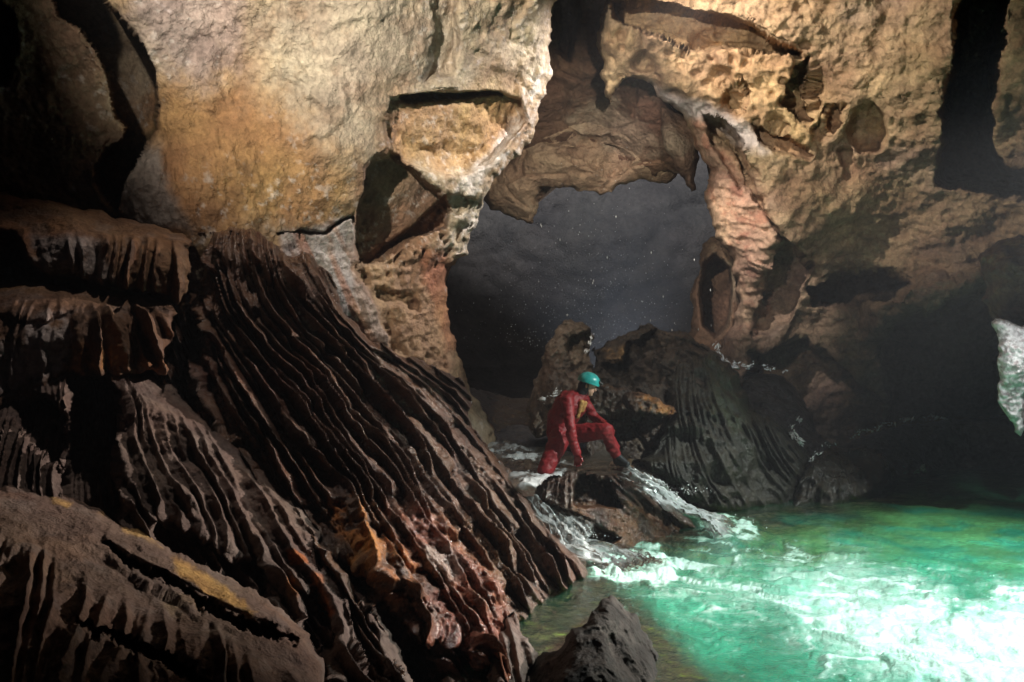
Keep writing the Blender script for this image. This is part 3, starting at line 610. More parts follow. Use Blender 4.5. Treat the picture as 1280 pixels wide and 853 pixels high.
# far bank behind the pool
I_ = relief('far_bank', [(905, 470), (930, 462), (960, 468), (990, 480), (1020, 540), (1040, 556), (1080, 545), (1130, 530), (1185, 520), (1230, 522), (1300, 520), (1420, 520), (1420, 640), (1000, 640), (900, 600)],
    [(905, 480, 16), (980, 480, 16.2), (1030, 550, 15.2), (1185, 522, 16.6), (1400, 522, 15.5), (1200, 585, dz(585, 0)), (1400, 600, dz(600, 0)), (1050, 640, 13.5), (920, 600, 14)], ew=14, er=.5, bm=14, bd=1.5, fr=(5, 4), seed=101, disp=boulder_disp(.15, .02, 102),
    mat=M_back, step=1.9, color=dark_col((.035, .03, .028), (.05, .04, .034), (.07, .06, .055), .8))
setp(I_, kind='structure')

# right hand rocks
J1 = relief('overhanging_rock', [(1222, 322), (1240, 308), (1262, 298), (1285, 294), (1420, 290), (1420, 560), (1290, 548), (1286, 470), (1290, 420), (1270, 402), (1245, 402), (1236, 390), (1228, 378), (1232, 355), (1226, 340)],
    [(1225, 325, 11.6), (1280, 296, 11.5), (1400, 300, 11), (1235, 385, 11.4), (1270, 350, 11.0), (1290, 420, 11.2), (1300, 550, 11.6), (1400, 450, 10.8)], ew=14, er=.4, bm=16, bd=1.6, fr=(5, 4), seed=103, disp=boulder_disp(.12, .03, 104),
    mods=[([(1228, 345), (1420, 335), (1420, 560), (1235, 400)], .15, 14, 6)], color=dark_col((.13, .08, .05), (.18, .10, .05), (.2, .14, .1), .3, [([(1222, 322), (1262, 298), (1420, 290), (1420, 306), (1280, 312), (1240, 330)], (.30, .22, .10), 8, 4, .9)]), **dm)
setp(J1, 'brown overhanging rock with a pale tan crest at the right edge, above the white flowstone', 'rock')
J2 = relief('flowstone_curtain', [(1239, 402), (1250, 398), (1266, 404), (1290, 408), (1296, 440), (1290, 480), (1282, 500), (1280, 520), (1276, 546), (1268, 540), (1262, 526), (1254, 514), (1247, 496), (1249, 470), (1250, 440), (1246, 420)],
    [(1240, 402, 10.9), (1290, 410, 10.8), (1250, 480, 10.9), (1290, 480, 10.9), (1274, 542, 11.1), (1270, 460, 10.6)], ew=10, er=.25, bm=12, bd=.6, fr=(4, 3), seed=105,
    disp=lambda P, x, y, s: .10*fbm(P, 3, 5, .62, 9)+.03*ridged(P, 9, 3, .6), color=lambda P, x, y, s, i: mixc(rgba(len(x), (.84, .81, .80), .6), ss(.05, .5, fbm(P, 7, 5, .7, 9))*.7, (.3, .2, .2)), mat=M_wall, step=1.3)
setp(J2, 'narrow white calcite curtain hanging down at the right edge above the pool', 'flowstone')
#==PART water
def water_mat(name='pool_water', tint=(.72, .90, .70), fcol=(.66, .94, .84), lo=.66, hi=1.14):
    m, nt, out = newmat(name); L = nt.links.new
    at = nd(nt, 'ShaderNodeVertexColor', layer_name='Col'); geo = nd(nt, 'ShaderNodeNewGeometry'); pos = geo.outputs['Position']
    n1 = nd(nt, 'ShaderNodeTexNoise', i_Scale=9.0, i_Detail=6, i_Roughness=.6, i_Distortion=.6); L(pos, n1.inputs['Vector'])
    n2 = nd(nt, 'ShaderNodeTexNoise', i_Scale=38.0, i_Detail=4, i_Roughness=.6); L(pos, n2.inputs['Vector'])
    ad = nd(nt, 'ShaderNodeMath', operation='MULTIPLY_ADD'); L(n2.outputs['Fac'], ad.inputs[0]); ad.inputs[1].default_value = .25; L(n1.outputs['Fac'], ad.inputs[2])
    bp = nd(nt, 'ShaderNodeBump', i_Strength=.55, i_Distance=.06); L(ad.outputs[0], bp.inputs['Height'])
    fa = nd(nt, 'ShaderNodeAttribute', attribute_name='Foam')
    mp = nd(nt, 'ShaderNodeMapping'); mp.inputs['Rotation'].default_value = (0, 0, math.radians(22)); mp.inputs['Scale'].default_value = (.42, 1.5, 1); L(pos, mp.inputs['Vector'])
    f1 = nd(nt, 'ShaderNodeTexNoise', i_Scale=4.2, i_Detail=10, i_Roughness=.72, i_Distortion=1.1); L(mp.outputs[0], f1.inputs['Vector'])
    fs = nd(nt, 'ShaderNodeMath', operation='ADD'); L(fa.outputs['Fac'], fs.inputs[0]); pass
    f2 = nd(nt, 'ShaderNodeTexNoise', i_Scale=26.0, i_Detail=8, i_Roughness=.75, i_Distortion=.5); L(mp.outputs[0], f2.inputs['Vector'])
    fm = nd(nt, 'ShaderNodeMix', data_type='FLOAT'); fm.inputs[0].default_value = .38; L(f1.outputs['Fac'], fm.inputs[2]); L(f2.outputs['Fac'], fm.inputs[3]); L(fm.outputs[0], fs.inputs[1])
    fr_ = nd(nt, 'ShaderNodeMapRange', interpolation_type='SMOOTHSTEP'); fr_.inputs[1].default_value = lo; fr_.inputs[2].default_value = hi; L(fs.outputs[0], fr_.inputs[0])
    mc = nd(nt, 'ShaderNodeMix', data_type='RGBA'); L(fr_.outputs[0], mc.inputs[0]); L(at.outputs['Color'], mc.inputs[6]); mc.inputs[7].default_value = (*fcol, 1)
    am = nd(nt, 'ShaderNodeMath', operation='MAXIMUM'); L(at.outputs['Alpha'], am.inputs[0]); L(fr_.outputs[0], am.inputs[1])
    tr = nd(nt, 'ShaderNodeBsdfTransparent'); tr.inputs[0].default_value = (*tint, 1)
    gl = nd(nt, 'ShaderNodeBsdfGlossy', i_Roughness=.06); L(bp.outputs[0], gl.inputs['Normal'])
    fr = nd(nt, 'ShaderNodeFresnel', i_IOR=1.33); L(bp.outputs[0], fr.inputs['Normal'])
    m1 = nd(nt, 'ShaderNodeMixShader'); L(fr.outputs[0], m1.inputs[0]); L(tr.outputs[0], m1.inputs[1]); L(gl.outputs[0], m1.inputs[2])
    pb = nd(nt, 'ShaderNodeBsdfPrincipled', i_Roughness=.12, i_IOR=1.33); L(mc.outputs[2], pb.inputs['Base Color']); L(bp.outputs[0], pb.inputs['Normal'])
    m2 = nd(nt, 'ShaderNodeMixShader'); L(am.outputs[0], m2.inputs[0]); L(m1.outputs[0], m2.inputs[1]); L(pb.outputs[0], m2.inputs[2])
    L(m2.outputs[0], out.inputs['Surface']); return m
M_water = water_mat(); M_stream = water_mat('stream_water', (.86, .86, .82), (.50, .53, .54), .60, 1.22)
def add_foam(o, f):
    a = o.data.attributes.new('Foam', 'FLOAT', 'POINT'); a.data.foreach_set('value', np.asarray(f, np.float32))
def foam_mat():
    m, nt, out = newmat('white_water'); L = nt.links.new
    geo = nd(nt, 'ShaderNodeNewGeometry')
    n = nd(nt, 'ShaderNodeTexNoise', i_Scale=30.0, i_Detail=6, i_Roughness=.7); L(geo.outputs['Position'], n.inputs['Vector'])
    bp = nd(nt, 'ShaderNodeBump', i_Strength=.8, i_Distance=.04); L(n.outputs['Fac'], bp.inputs['Height'])
    pb = nd(nt, 'ShaderNodeBsdfPrincipled', i_Roughness=.2); pb.inputs['Base Color'].default_value = (.75, .8, .82, 1); L(bp.outputs[0], pb.inputs['Normal'])
    L(pb.outputs[0], out.inputs['Surface']); return m
M_foam = foam_mat()
M_drop_glint, _nt, _o = newmat('droplet_glint'); _b = nd(_nt, 'ShaderNodeBsdfPrincipled', i_Roughness=.1); _b.inputs['Base Color'].default_value = (.85, .88, .9, 1); _nt.links.new(_b.outputs[0], _o.inputs['Surface'])

# pool bed with algae near the banks
shore = [(600, 860), (655, 800), (660, 770), (690, 742), (722, 722), (745, 713), (770, 690), (838, 676), (874, 662), (900, 642), (985, 636), (1104, 618), (1120, 590), (1290, 575)]
def pool_grid(step, y0=574.):
    py = np.concatenate([np.arange(y0, 640, step*.6), np.arange(640, 900, step)]); px = np.arange(560, 1420, step)
    gx, gy = np.meshgrid(px, py); return gx.ravel(), gy.ravel(), len(px), len(py)
x, y, nx, ny = pool_grid(2.6)
d0 = (CH)*FPX/(y-CY); P = px2w(x, y, d0)
dist = -psd(x, y, shore+[(1290, 300), (500, 300), (500, 900)])[0]*(-1)
dist = np.abs(psd(x, y, [(a, b) for a, b in shore]+[(1290, 200), (400, 200), (400, 860)])[0])
deep = ss(5, 130, dist+18*fbm(P, 1.2, 4, .55, 2))
bz = -.12-.85*deep+.10*fbm(P, 1.8, 4, .6, 4)+.03*fbm(P, 7, 3, .6, 4)
alg = mask(x, y, [(790, 762), (812, 758), (840, 778), (862, 800), (900, 830), (905, 900), (840, 900), (815, 800)], 14, 8)
bz = np.where(alg > .02, np.maximum(bz, -.9+.82*alg+.05*fbm(P, 5, 4, .6)), bz)
P[:, 2] = bz
c = rgba(len(x), (.30, .28, .06), .2)
mixc(c, ss(-.1, .5, fbm(P, 2.2, 4, .6, 3)), (.13, .13, .035)); mixc(c, alg, (.55, .56, .06))
mixc(c, mask(x, y, [(860, 640), (1130, 600), (1200, 640), (1100, 680), (960, 680), (860, 668)], 30, 12)*.9, (.34, .50, .04))
mixc(c, deep*.8*(1-alg), (.03, .14, .09))
M_bed = rock_mat('algae_bed', 1.0, .6, var=.5)
o = mesh_obj('pool_bed', P, grid_faces(nx, ny, np.ones(nx*ny, bool))[:, ::-1], c, M_bed); setp(o, kind='structure')
# rough ground sheet under everything
gx, gy = np.meshgrid(np.linspace(-14, 24, 90), np.linspace(-1.5, 35, 90)); Q = np.stack([gx.ravel(), gy.ravel(), gx.ravel()*0-1.35], -1); Q[:, 2] += .15*fbm(Q, .6, 3)
o = mesh_obj('ground', Q, grid_faces(90, 90, np.ones(8100, bool)), rgba(8100, (.06, .05, .04), .2), M_dark); setp(o, kind='structure')

# pool surface
x, y, nx, ny = pool_grid(1.45, 573.)
P = px2w(x, y, CH*FPX/(y-CY)); X, Y = P[:, 0], P[:, 1]
W = np.stack([X, Y, X*0], -1)
wp = np.stack([fbm(W, .7, 4, .55, 3), fbm(W, .7, 4, .55, 31), X*0], -1)
a = math.radians(-22)                                   # the current runs to the right and towards the viewer
u = X*math.cos(a)+Y*math.sin(a); v = -X*math.sin(a)+Y*math.cos(a)
St = np.stack([u*.45, v*1.5, u*0], -1)+wp*.9
st = ridged(St, 1.3, 5, .6, 4); st2 = ridged(St*np.array([1, .8, 1]), 3.4, 4, .6, 14)
turb = np.clip(mask(x, y, [(745, 690), (800, 680), (900, 672), (960, 700), (1040, 700), (1100, 720), (1200, 740), (1420, 700), (1420, 960), (1180, 960), (1050, 850), (960, 790), (860, 760), (790, 730), (740, 715)], 220, 20), 0, 1)
hot_core = mask(x, y, [(980, 730), (1040, 700), (1120, 730), (1200, 760), (1420, 730), (1420, 880), (1250, 900), (1130, 840), (1040, 780)], 80, 22)
edge = mask(x, y, [(738, 716), (742, 690), (772, 684), (812, 692), (850, 706), (830, 730), (790, 730), (760, 722)], 22, 7)
casc = mask(x, y, [(872, 655), (900, 644), (940, 650), (950, 672), (912, 680), (880, 668)], 18, 6)
far = mask(x, y, [(1105, 584), (1120, 576), (1150, 580), (1160, 592), (1130, 598), (1112, 594)], 7, 3)
right_f = mask(x, y, [(1100, 700), (1180, 660), (1290, 690), (1290, 760), (1150, 760)], 160, 20)
foam = turb*(.18+.25*ss(-.4,.5,fbm(St, .9, 5, .6, 61)))+turb*ss(.60, .95, st+.25*hot_core)*.55+hot_core*ss(-.9, .4, fbm(St*np.array([1,.7,1]), .8, 5, .55, 8)+.3*st2)*.75+edge*ss(.3, .7, .5+.5*fbm(W, 5, 4, .6, 2))*1.1+casc*ss(.2, .7, .5+.4*fbm(W, 5, 4, .6, 2))+far*1.2+right_f*.35*ss(.6, .85, st2)
foam += .85*ss(.80, .93, st2)*ss(20, 90, dist_f := np.abs(psd(x, y, shore+[(1290, 200), (400, 200), (400, 860)])[0]))*.5*(.3+turb)
foam = np.clip(foam, 0, 1)
nf = ss(.56, .75, .5+.5*fbm(W, 11, 3, .6, 44))
foam = np.maximum(foam, .8*nf*mask(x, y, [(900, 790), (980, 830), (1080, 900), (900, 900)], 30, 20)*ss(.5, .8, st2))
dl = dist_f+16*fbm(W, 1.1, 4, .6, 5)
aer = np.clip(.93*ss(-10, 70, dl)*np.maximum(turb, .55+.25*fbm(W, .9, 4, .6, 7)), 0, 1)
sh = mask(x, y, [(600, 860), (655, 790), (690, 740), (745, 714), (800, 750), (850, 800), (900, 870), (900, 960), (600, 960)], 40, 10)
aer = aer*(1-.93*sh)
n = len(x); c = rgba(n, (.045, .46, .27), 1)
mixc(c, ss(-.2, .5, fbm(St, 1.1, 4, .6, 9))*.6, (.02, .27, .16)); mixc(c, turb*(.35+.65*ss(.3, .8, st))*.7, (.20, .80, .58)); mixc(c, hot_core*.8, (.36, .93, .74))  # last mix paints the glow of the hot spot into the water
mixc(c, mask(x, y, [(850, 640), (1100, 610), (1290, 640), (1290, 690), (1150, 670), (1000, 690), (860, 672)], 160, 16)*ss(-.5, .2, fbm(W, 1.1, 4, .6, 70))*.75, (.24, .52, .10))
c[:, 3] = np.clip(aer, .04, 1); c[:, :3] = c[:, :3]*(1-.35*hot_core[:, None]*foam[:, None])+np.array((.62, .95, .84))*.35*hot_core[:, None]*foam[:, None]  # overexposed mint-white of the hot spot painted into the foam colour
hgt = .020*fbm(St, 2.2, 4, .6, 1)+.075*turb*fbm(St, 1.6, 4, .55, 6)+.022*foam*fbm(W, 6, 3, .6, 12)+.06*edge*(.5+fbm(W, 3.5, 4, .6, 2))+.05*casc+.12*far*(.5+fbm(W, 6, 3, .6))
P[:, 2] = hgt
o = mesh_obj('pool_water', P, grid_faces(nx, ny, np.ones(n, bool))[:, ::-1], c, M_water); add_foam(o, np.clip(foam*.46*(1-.30*hot_core)+.30*turb*(1-.35*hot_core)+.25*edge+.26*turb*ss(.5, .9, st), 0, .8)); setp(o, kind='structure')

# upper stream sheet and its bed
py = np.arange(500, 640, 1.3); px = np.arange(520, 900, 1.6); gx, gy = np.meshgrid(px, py); x, y = gx.ravel(), gy.ravel()
zs = .80-.30*ss(600, 640, y)*ss(720, 690, x)
P = px2w(x, y, (CH-zs)*FPX/(y-CY)); W = P*np.array([1, 1, 0])
wh = mask(x, y, [(600, 552), (628, 546), (650, 556), (672, 566), (704, 576), (722, 588), (706, 600), (675, 616), (655, 616), (636, 594), (610, 572)], 16, 6)
wh2 = mask(x, y, [(630, 560), (660, 568), (690, 590), (660, 606)], 10, 6)
f = wh*ss(.0, .5, .25+fbm(W*np.array([1, .6, 1]), 3.4, 4, .62, 5)); f = np.clip(f+.3*wh2*ss(.55, .8, ridged(W, 3, 4, .6)), 0, 1)
c = rgba(len(x), (.10, .08, .06), .3); mixc(c, f*.6, (.45, .47, .47)); c[:, 3] = np.clip(.3+f*.7, 0, 1)
P[:, 2] += .03*fbm(W, 2.5, 4, .6, 8)+.045*f*(.4+fbm(W, 4, 3, .6, 9))
ok = (psd(x, y, [(575, 500), (780, 500), (788, 560), (784, 586), (776, 593), (756, 596), (716, 592), (690, 598), (672, 608), (668, 622), (655, 622), (640, 606), (610, 566), (584, 530)])[0] > 0)
o = mesh_obj('stream', P, grid_faces(len(px), len(py), ok)[:, ::-1], c, M_stream); setp(o, kind='structure'); add_foam(o, f*.62)
bed = relief('stream_bed', [(540, 470), (640, 498), (700, 505), (800, 520), (790, 580), (770, 600), (700, 606), (665, 622), (600, 600), (560, 560)], [(560, 490, 16), (700, 505, 17), (640, 560, dz(560, .62)), (700, 600, dz(600, .6)), (850, 600, dz(600, .6)), (860, 540, 14.5), (600, 640, 8.2)],
    M_dark, step=2, ew=8, er=.1, bm=10, bd=.5, fr=(3, 2), seed=111, disp=boulder_disp(.12, .02, 112), color=dark_col((.12, .075, .04), (.17, .10, .04), (.15, .12, .08), .8))
setp(bed, kind='structure')

def fall(name, path, w0, w1, label, cat, n=150, m=44, s0=1, tilt=.25):
    """white water along a path of (px,py,d)"""
    pts = np.array([tuple(P3(*p)) for p in path]); t = np.linspace(0, len(pts)-1, n); i = np.minimum(t.astype(int), len(pts)-2); f = (t-i)
    # Catmull-Rom
    g = lambda k: pts[np.clip(k, 0, len(pts)-1)]
    p0, p1, p2, p3 = g(i-1), g(i), g(i+1), g(i+2); f = f[:, None]
    C = .5*(2*p1+(p2-p0)*f+(2*p0-5*p1+4*p2-p3)*f*f+(-p0+3*p1-3*p2+p3)*f**3)
    T = np.gradient(C, axis=0); side = np.cross(T, [0, 0, 1]); side /= np.linalg.norm(side, axis=1)[:, None]
    up = np.cross(side, T); up /= np.linalg.norm(up, axis=1)[:, None]; s = np.linspace(-1, 1, m); tt = np.linspace(0, 1, n)
    wd = (w0+(w1-w0)*tt)*(1+.25*pnoise(np.stack([tt*9, tt*0+s0, tt*0], -1)))
    side = side*np.sign(-side[:, 1:2]+1e-9); side[:, 2] = -tilt; side /= np.linalg.norm(side, axis=1)[:, None]; up = np.cross(side, T); up *= np.sign(up[:, 2:3]+1e-9); up /= np.linalg.norm(up, axis=1)[:, None]
    V = C[:, None]+side[:, None]*(s[None, :, None]*wd[:, None, None])
    TT, SS = np.meshgrid(tt, s, indexing='ij'); L = np.linalg.norm(np.diff(C, axis=0), axis=1).sum()
    q = np.stack([TT.ravel()*L*2.2, SS.ravel()*wd.mean()*9, TT.ravel()*0+s0], -1)
    qq = np.stack([TT.ravel()*L*1.1, SS.ravel()*wd.mean()*26, TT.ravel()*0+s0], -1)
    h = .03*fbm(q, 1.2, 3, .5, s0)+.05*fbm(qq*np.array([2., 1, 1]), 1.3, 4, .7, s0)+.06*(1-SS.ravel()**2)-.04
    V = V+up[:, None]*h.reshape(n, m)[..., None]
    fo = ss(-.30, .55, .8*fbm(qq*np.array([1.8, 1, 1]), 1.3, 5, .75, s0+4)*1.25+.9*(1-np.abs(SS.ravel())**2.5)-.42+.30*TT.ravel())*ss(1., .75, np.abs(SS.ravel()))*ss(0, .10, TT.ravel())*ss(1., .84, TT.ravel())
    c = rgba(n*m, (.2, .2, .18), .3); mixc(c, fo*.7, (.5, .55, .55)); c[:, 3] = np.clip(fo*.7, .0, 1)
    o = mesh_obj(name, V.reshape(-1, 3), grid_faces(m, n, np.ones(n*m, bool)), c, M_stream); add_foam(o, fo*.56-.10); setp(o, label, cat); centre_origin(o); return o
o = fall('cascade', [(640, 596, 10.4), (668, 622, 9.9), (700, 652, 9.5), (728, 680, 9.25), (752, 698, dz(698, .03)), (790, 715, dz(715, .02))], .16, .46, 'narrow', 'waterfall'); o['label'] = 'thin white cascade slipping into the pool beside the tip of the fluted slope'
o = fall('cascade', [(762, 586, 10.4), (790, 594, 10.15), (822, 609, 10.02), (852, 629, 10.1), (882, 649, 10.4), (920, 668, dz(668, .03))], .15, .30, 'w', 'waterfall', s0=5, tilt=.55); o['label'] = 'broad white cascade running down the rocks at the foot of the dark green mound'

# glinting drops: spray in the chamber, white beads standing in for glints on wet rock
def drops(name, pts, label=None, cat=None, kind=None):
    base = np.array([(1, 0, 0), (-1, 0, 0), (0, 1, 0), (0, -1, 0), (0, 0, 1), (0, 0, -1)], float); fb = np.array([(0, 2, 4), (2, 1, 4), (1, 3, 4), (3, 0, 4), (2, 0, 5), (1, 2, 5), (3, 1, 5), (0, 3, 5)])
    V, F = [], []
    for k, (p, r, l) in enumerate(pts):
        V.append(base*np.array([r, r, l])+np.array(p)); F.append(fb+6*k)
    o = mesh_obj(name, np.concatenate(V), np.concatenate(F), mat=M_drop_glint); setp(o, label, cat, kind=kind); return o
R = random.Random(5); pts = []
for k in range(900):
    px_ = R.gauss(735, 75); py_ = 440-abs(R.gauss(0, 80)) if R.random() < .85 else R.uniform(180, 440)
    d = R.uniform(14, 19)
    if not (560 < px_ < 880): continue
    r = .003+.005*R.random()**3
    pts.append((tuple(P3(px_, py_, d)), r, r*R.uniform(1, 2.2)))
for a in [(676, 281), (677, 283), (770, 271), (759, 322), (742, 351), (741, 354), (829, 371), (888, 363), (889, 407), (709, 394), (840, 413), (813, 401), (873, 412), (814, 316), (700, 300), (868, 325)]:
    pts.append((tuple(P3(a[0], a[1], 15)), .009, .03))
drops('falling_water_drops', pts, kind='stuff')
def glint_strands(name, specs, label, cat):
    """white beads shaped as glints of wet rock, strung along a path, each drawn out along it"""
    base = np.array([(1, 0, 0), (-1, 0, 0), (0, 1, 0), (0, -1, 0), (0, 0, 1), (0, 0, -1)], float); fb = np.array([(0, 2, 4), (2, 1, 4), (1, 3, 4), (3, 0, 4), (2, 0, 5), (1, 2, 5), (3, 1, 5), (0, 3, 5)])
    V, F = [], []; k = 0
    for path, n, spread, rr, sd_ in specs:
        R = random.Random(sd_); pts = [np.array(tuple(P3(*q_))) for q_ in path]; cl = [R.random()*(len(path)-1) for _ in range(max(4, n//14))]
        for _ in range(n):
            t = min(max(R.choice(cl)+R.gauss(0, .16), 0), len(path)-1.001); i = int(t); f = t-i
            d = pts[i+1]-pts[i]; d = d/np.linalg.norm(d); c = pts[i]*(1-f)+pts[i+1]*f+np.array([R.gauss(0, spread), R.gauss(0, .05), R.gauss(0, spread)+.03*math.sin(t*9+sd_)])
            s = rr*(.15+1.1*R.random()**3); l = s*R.uniform(1.5, 5); tilt = np.array([R.gauss(0, .35), 0, R.gauss(0, .35)]); d = d+tilt; d /= np.linalg.norm(d)
            a = np.cross(d, [0, 1, 0]); a /= np.linalg.norm(a); b = np.cross(d, a)
            V.append(c+base[:, :1]*d*l+base[:, 1:2]*a*s+base[:, 2:]*b*s); F.append(fb+6*k); k += 1
    o = mesh_obj(name, np.concatenate(V), np.concatenate(F), mat=M_drop_glint); setp(o, label, cat, kind='stuff'); centre_origin(o); return o
glint_strands('glint_beads', [([(898, 428, 14.3), (895, 440, 14.2), (908, 454, 14.2), (922, 456, 14.3), (940, 458, 14.4), (960, 460, 14.8), (984, 464, 15.1)], 260, .018, .015, 3), ([(900, 452, 14.2), (915, 460, 14.2), (930, 455, 14.3)], 90, .035, .02, 4)], 'line of white beads modelled as glints on wet rock, top right of the tall mound', 'modelled glint')
glint_strands('glint_beads', [([(1015, 572, 13.2), (1030, 560, 13.4), (1060, 545, 14.0), (1100, 533, 14.6), (1140, 524, 15.2), (1186, 521, 15.6)], 240, .018, .017, 5), ([(1000, 524, 13.6), (988, 538, 13.4), (998, 552, 13.2), (1006, 556, 13.2)], 110, .02, .016, 6)], 'long thin line of beads modelled as wet edge glints, slanting up across the dark far bank', 'modelled glint')
glint_strands('glint_beads', [([(740, 420, 12.8), (736, 434, 12.7), (728, 446, 12.6)], 60, .012, .012, 7)], 'short line of white glint beads down the right side of the pinnacle', 'modelled glint')
glint_strands('glint_beads', [([(676, 500, 12.3), (690, 495, 12.2), (697, 491, 12.2)], 60, .02, .013, 8)], 'small cluster of white glint beads behind the back of the person', 'modelled glint')

R = random.Random(9); pts = []
for k in range(650):
    cx, cy, cd, sx = [(770, 700, 9.3, 34), (912, 660, 10.7, 16), (650, 575, 11.2, 20), (720, 672, 9.3, 16), (840, 615, 10.1, 26)][k % 5]
    r = .0025+.006*R.random()**4; pts.append((tuple(P3(cx+R.gauss(0, sx), cy-abs(R.gauss(0, 7))+3, cd+R.gauss(0, .15))), r, r*R.uniform(.8, 1.6)))
drops('water_spray', pts, kind='stuff')
#==PART person
def capsule(p0, p1, r0, r1, n=14, m=5):
    """tapered capsule as (V,F) triangles+quads -> quads only via degenerate-free rings"""
    p0 = np.array(p0, float); p1 = np.array(p1, float); d = p1-p0; L = np.linalg.norm(d); d = d/max(L, 1e-6)
    a = np.cross(d, [0, 0, 1.]) if abs(d[2]) < .9 else np.cross(d, [1., 0, 0]); a /= np.linalg.norm(a); b = np.cross(d, a)
    rings = []
    for k in range(m+1):
        t = math.pi/2*k/m; rings.append((p0-d*r0*math.cos(t), max(r0*math.sin(t), .02*r0)))
    for k in range(m+1):
        t = math.pi/2*k/m; rings.append((p1+d*r1*math.sin(t), max(r1*math.cos(t), .02*r1)))
    V = []; F = []
    for c, r in rings:
        for j in range(n):
            A = 2*math.pi*j/n; V.append(c+(a*math.cos(A)+b*math.sin(A))*r)
    for i in range(len(rings)-1):
        for j in range(n): F.append((i*n+j, i*n+(j+1) % n, (i+1)*n+(j+1) % n, (i+1)*n+j))
    o = len(V); V.append(rings[0][0]); V.append(rings[-1][0])
    T = [(o, (j+1) % n, j) for j in range(n)]+[(o+1, (len(rings)-1)*n+j, (len(rings)-1)*n+(j+1) % n) for j in range(n)]
    return V, F+T
def ellipsoid(c, ax, r, n=20, m=12):
    """ax: 3 unit axes, r: 3 radii"""
    ax = np.array(ax, float); V = []; F = []
    for i in range(m+1):
        t = math.pi*i/m
        for j in range(n):
            A = 2*math.pi*j/n; st = max(math.sin(t), .01)
            V.append(np.array(c)+ax[0]*r[0]*st*math.cos(A)+ax[1]*r[1]*st*math.sin(A)+ax[2]*r[2]*math.cos(t))
    for i in range(m):
        for j in range(n): F.append((i*n+j, (i+1)*n+j, (i+1)*n+(j+1) % n, i*n+(j+1) % n))
    F.append(tuple(range(n))[::-1]); F.append(tuple(m*n+j for j in range(n)))
    return V, F
def fuse(name, shapes, mat, voxel=.01, sm=6, parent=None, wr=0.0, wf=14., seed=3, colf=None):
    V, F = [], []
    for v, f in shapes:
        o = len(V); V += [tuple(q) for q in v]; F += [tuple(i+o for i in g) for g in f]
    me = bpy.data.meshes.new('tmp'); me.from_pydata(V, [], F); ob = bpy.data.objects.new('tmp', me); COL.objects.link(ob)
    r = ob.modifiers.new('r', 'REMESH'); r.mode = 'VOXEL'; r.voxel_size = voxel; r.use_smooth_shade = True
    s = ob.modifiers.new('s', 'SMOOTH'); s.factor = .5; s.iterations = sm
    dg = bpy.context.evaluated_depsgraph_get(); m2 = bpy.data.meshes.new_from_object(ob.evaluated_get(dg)); m2.name = name
    bpy.data.objects.remove(ob); bpy.data.meshes.remove(me)
    n = len(m2.vertices); co = np.empty(n*3, np.float32); m2.vertices.foreach_get('co', co); co = co.reshape(-1, 3).astype(float)
    if wr:
        no = np.empty(n*3, np.float32); m2.vertices.foreach_get('normal', no); no = no.reshape(-1, 3)
        w = fbm(np.stack([co[:, 0], co[:, 1], co[:, 2]*1.4], -1), wf, 3, .5, seed); w = 1-np.abs(w)*2
        co = co+no*(wr*w)[:, None]; m2.vertices.foreach_set('co', co.astype(np.float32).ravel())
    m2.polygons.foreach_set('use_smooth', np.ones(len(m2.polygons), bool)); m2.materials.clear(); m2.materials.append(mat)
    if colf is not None:
        a = m2.color_attributes.new('Col', 'FLOAT_COLOR', 'POINT'); a.data.foreach_set('color', colf(co).astype(np.float32).ravel())
    m2.update(); o = bpy.data.objects.new(name, m2); COL.objects.link(o)
    if parent: o.parent = parent; o.matrix_parent_inverse = parent.matrix_basis.inverted()
    return o
def cloth_mat(name, col, rough=.6, spec=.3, bump=.3, sheen=0.):
    m, nt, out = newmat(name); L = nt.links.new; geo = nd(nt, 'ShaderNodeNewGeometry')
    n = nd(nt, 'ShaderNodeTexNoise', i_Scale=22.0, i_Detail=6, i_Roughness=.65); L(geo.outputs['Position'], n.inputs['Vector'])
    mr = nd(nt, 'ShaderNodeMapRange'); mr.inputs[1].default_value = .3; mr.inputs[2].default_value = .7; mr.inputs[3].default_value = .65; mr.inputs[4].default_value = 1.25; L(n.outputs['Fac'], mr.inputs[0])
    rgb = nd(nt, 'ShaderNodeRGB'); rgb.outputs[0].default_value = (*col, 1); vm = nd(nt, 'ShaderNodeVectorMath', operation='SCALE'); L(rgb.outputs[0], vm.inputs[0]); L(mr.outputs[0], vm.inputs['Scale'])
    bp = nd(nt, 'ShaderNodeBump', i_Strength=bump, i_Distance=.02); L(n.outputs['Fac'], bp.inputs['Height'])
    b = nd(nt, 'ShaderNodeBsdfPrincipled', i_Roughness=rough); b.inputs['Specular IOR Level'].default_value = spec
    L(vm.outputs[0], b.inputs['Base Color']); L(bp.outputs[0], b.inputs['Normal']); L(b.outputs[0], out.inputs['Surface']); return m
M_red = cloth_mat('wet_red_coverall', (.19, .010, .013), .55, .35); M_glove = cloth_mat('red_rubber_glove', (.2, .010, .012), .25, .6, .15); M_boot = cloth_mat('black_rubber', (.02, .022, .024), .3, .5, .1)
M_skin = cloth_mat('skin', (.5, .28, .2), .5, .4, .05); M_hood = cloth_mat('black_neoprene', (.018, .018, .02), .7, .3); M_tan = cloth_mat('tan_lining', (.38, .20, .07), .8, .2)
M_helm = cloth_mat('turquoise_plastic', (.03, .34, .32), .28, .5, .03); M_lamp = cloth_mat('black_plastic', (.015, .015, .015), .35, .5, .02)

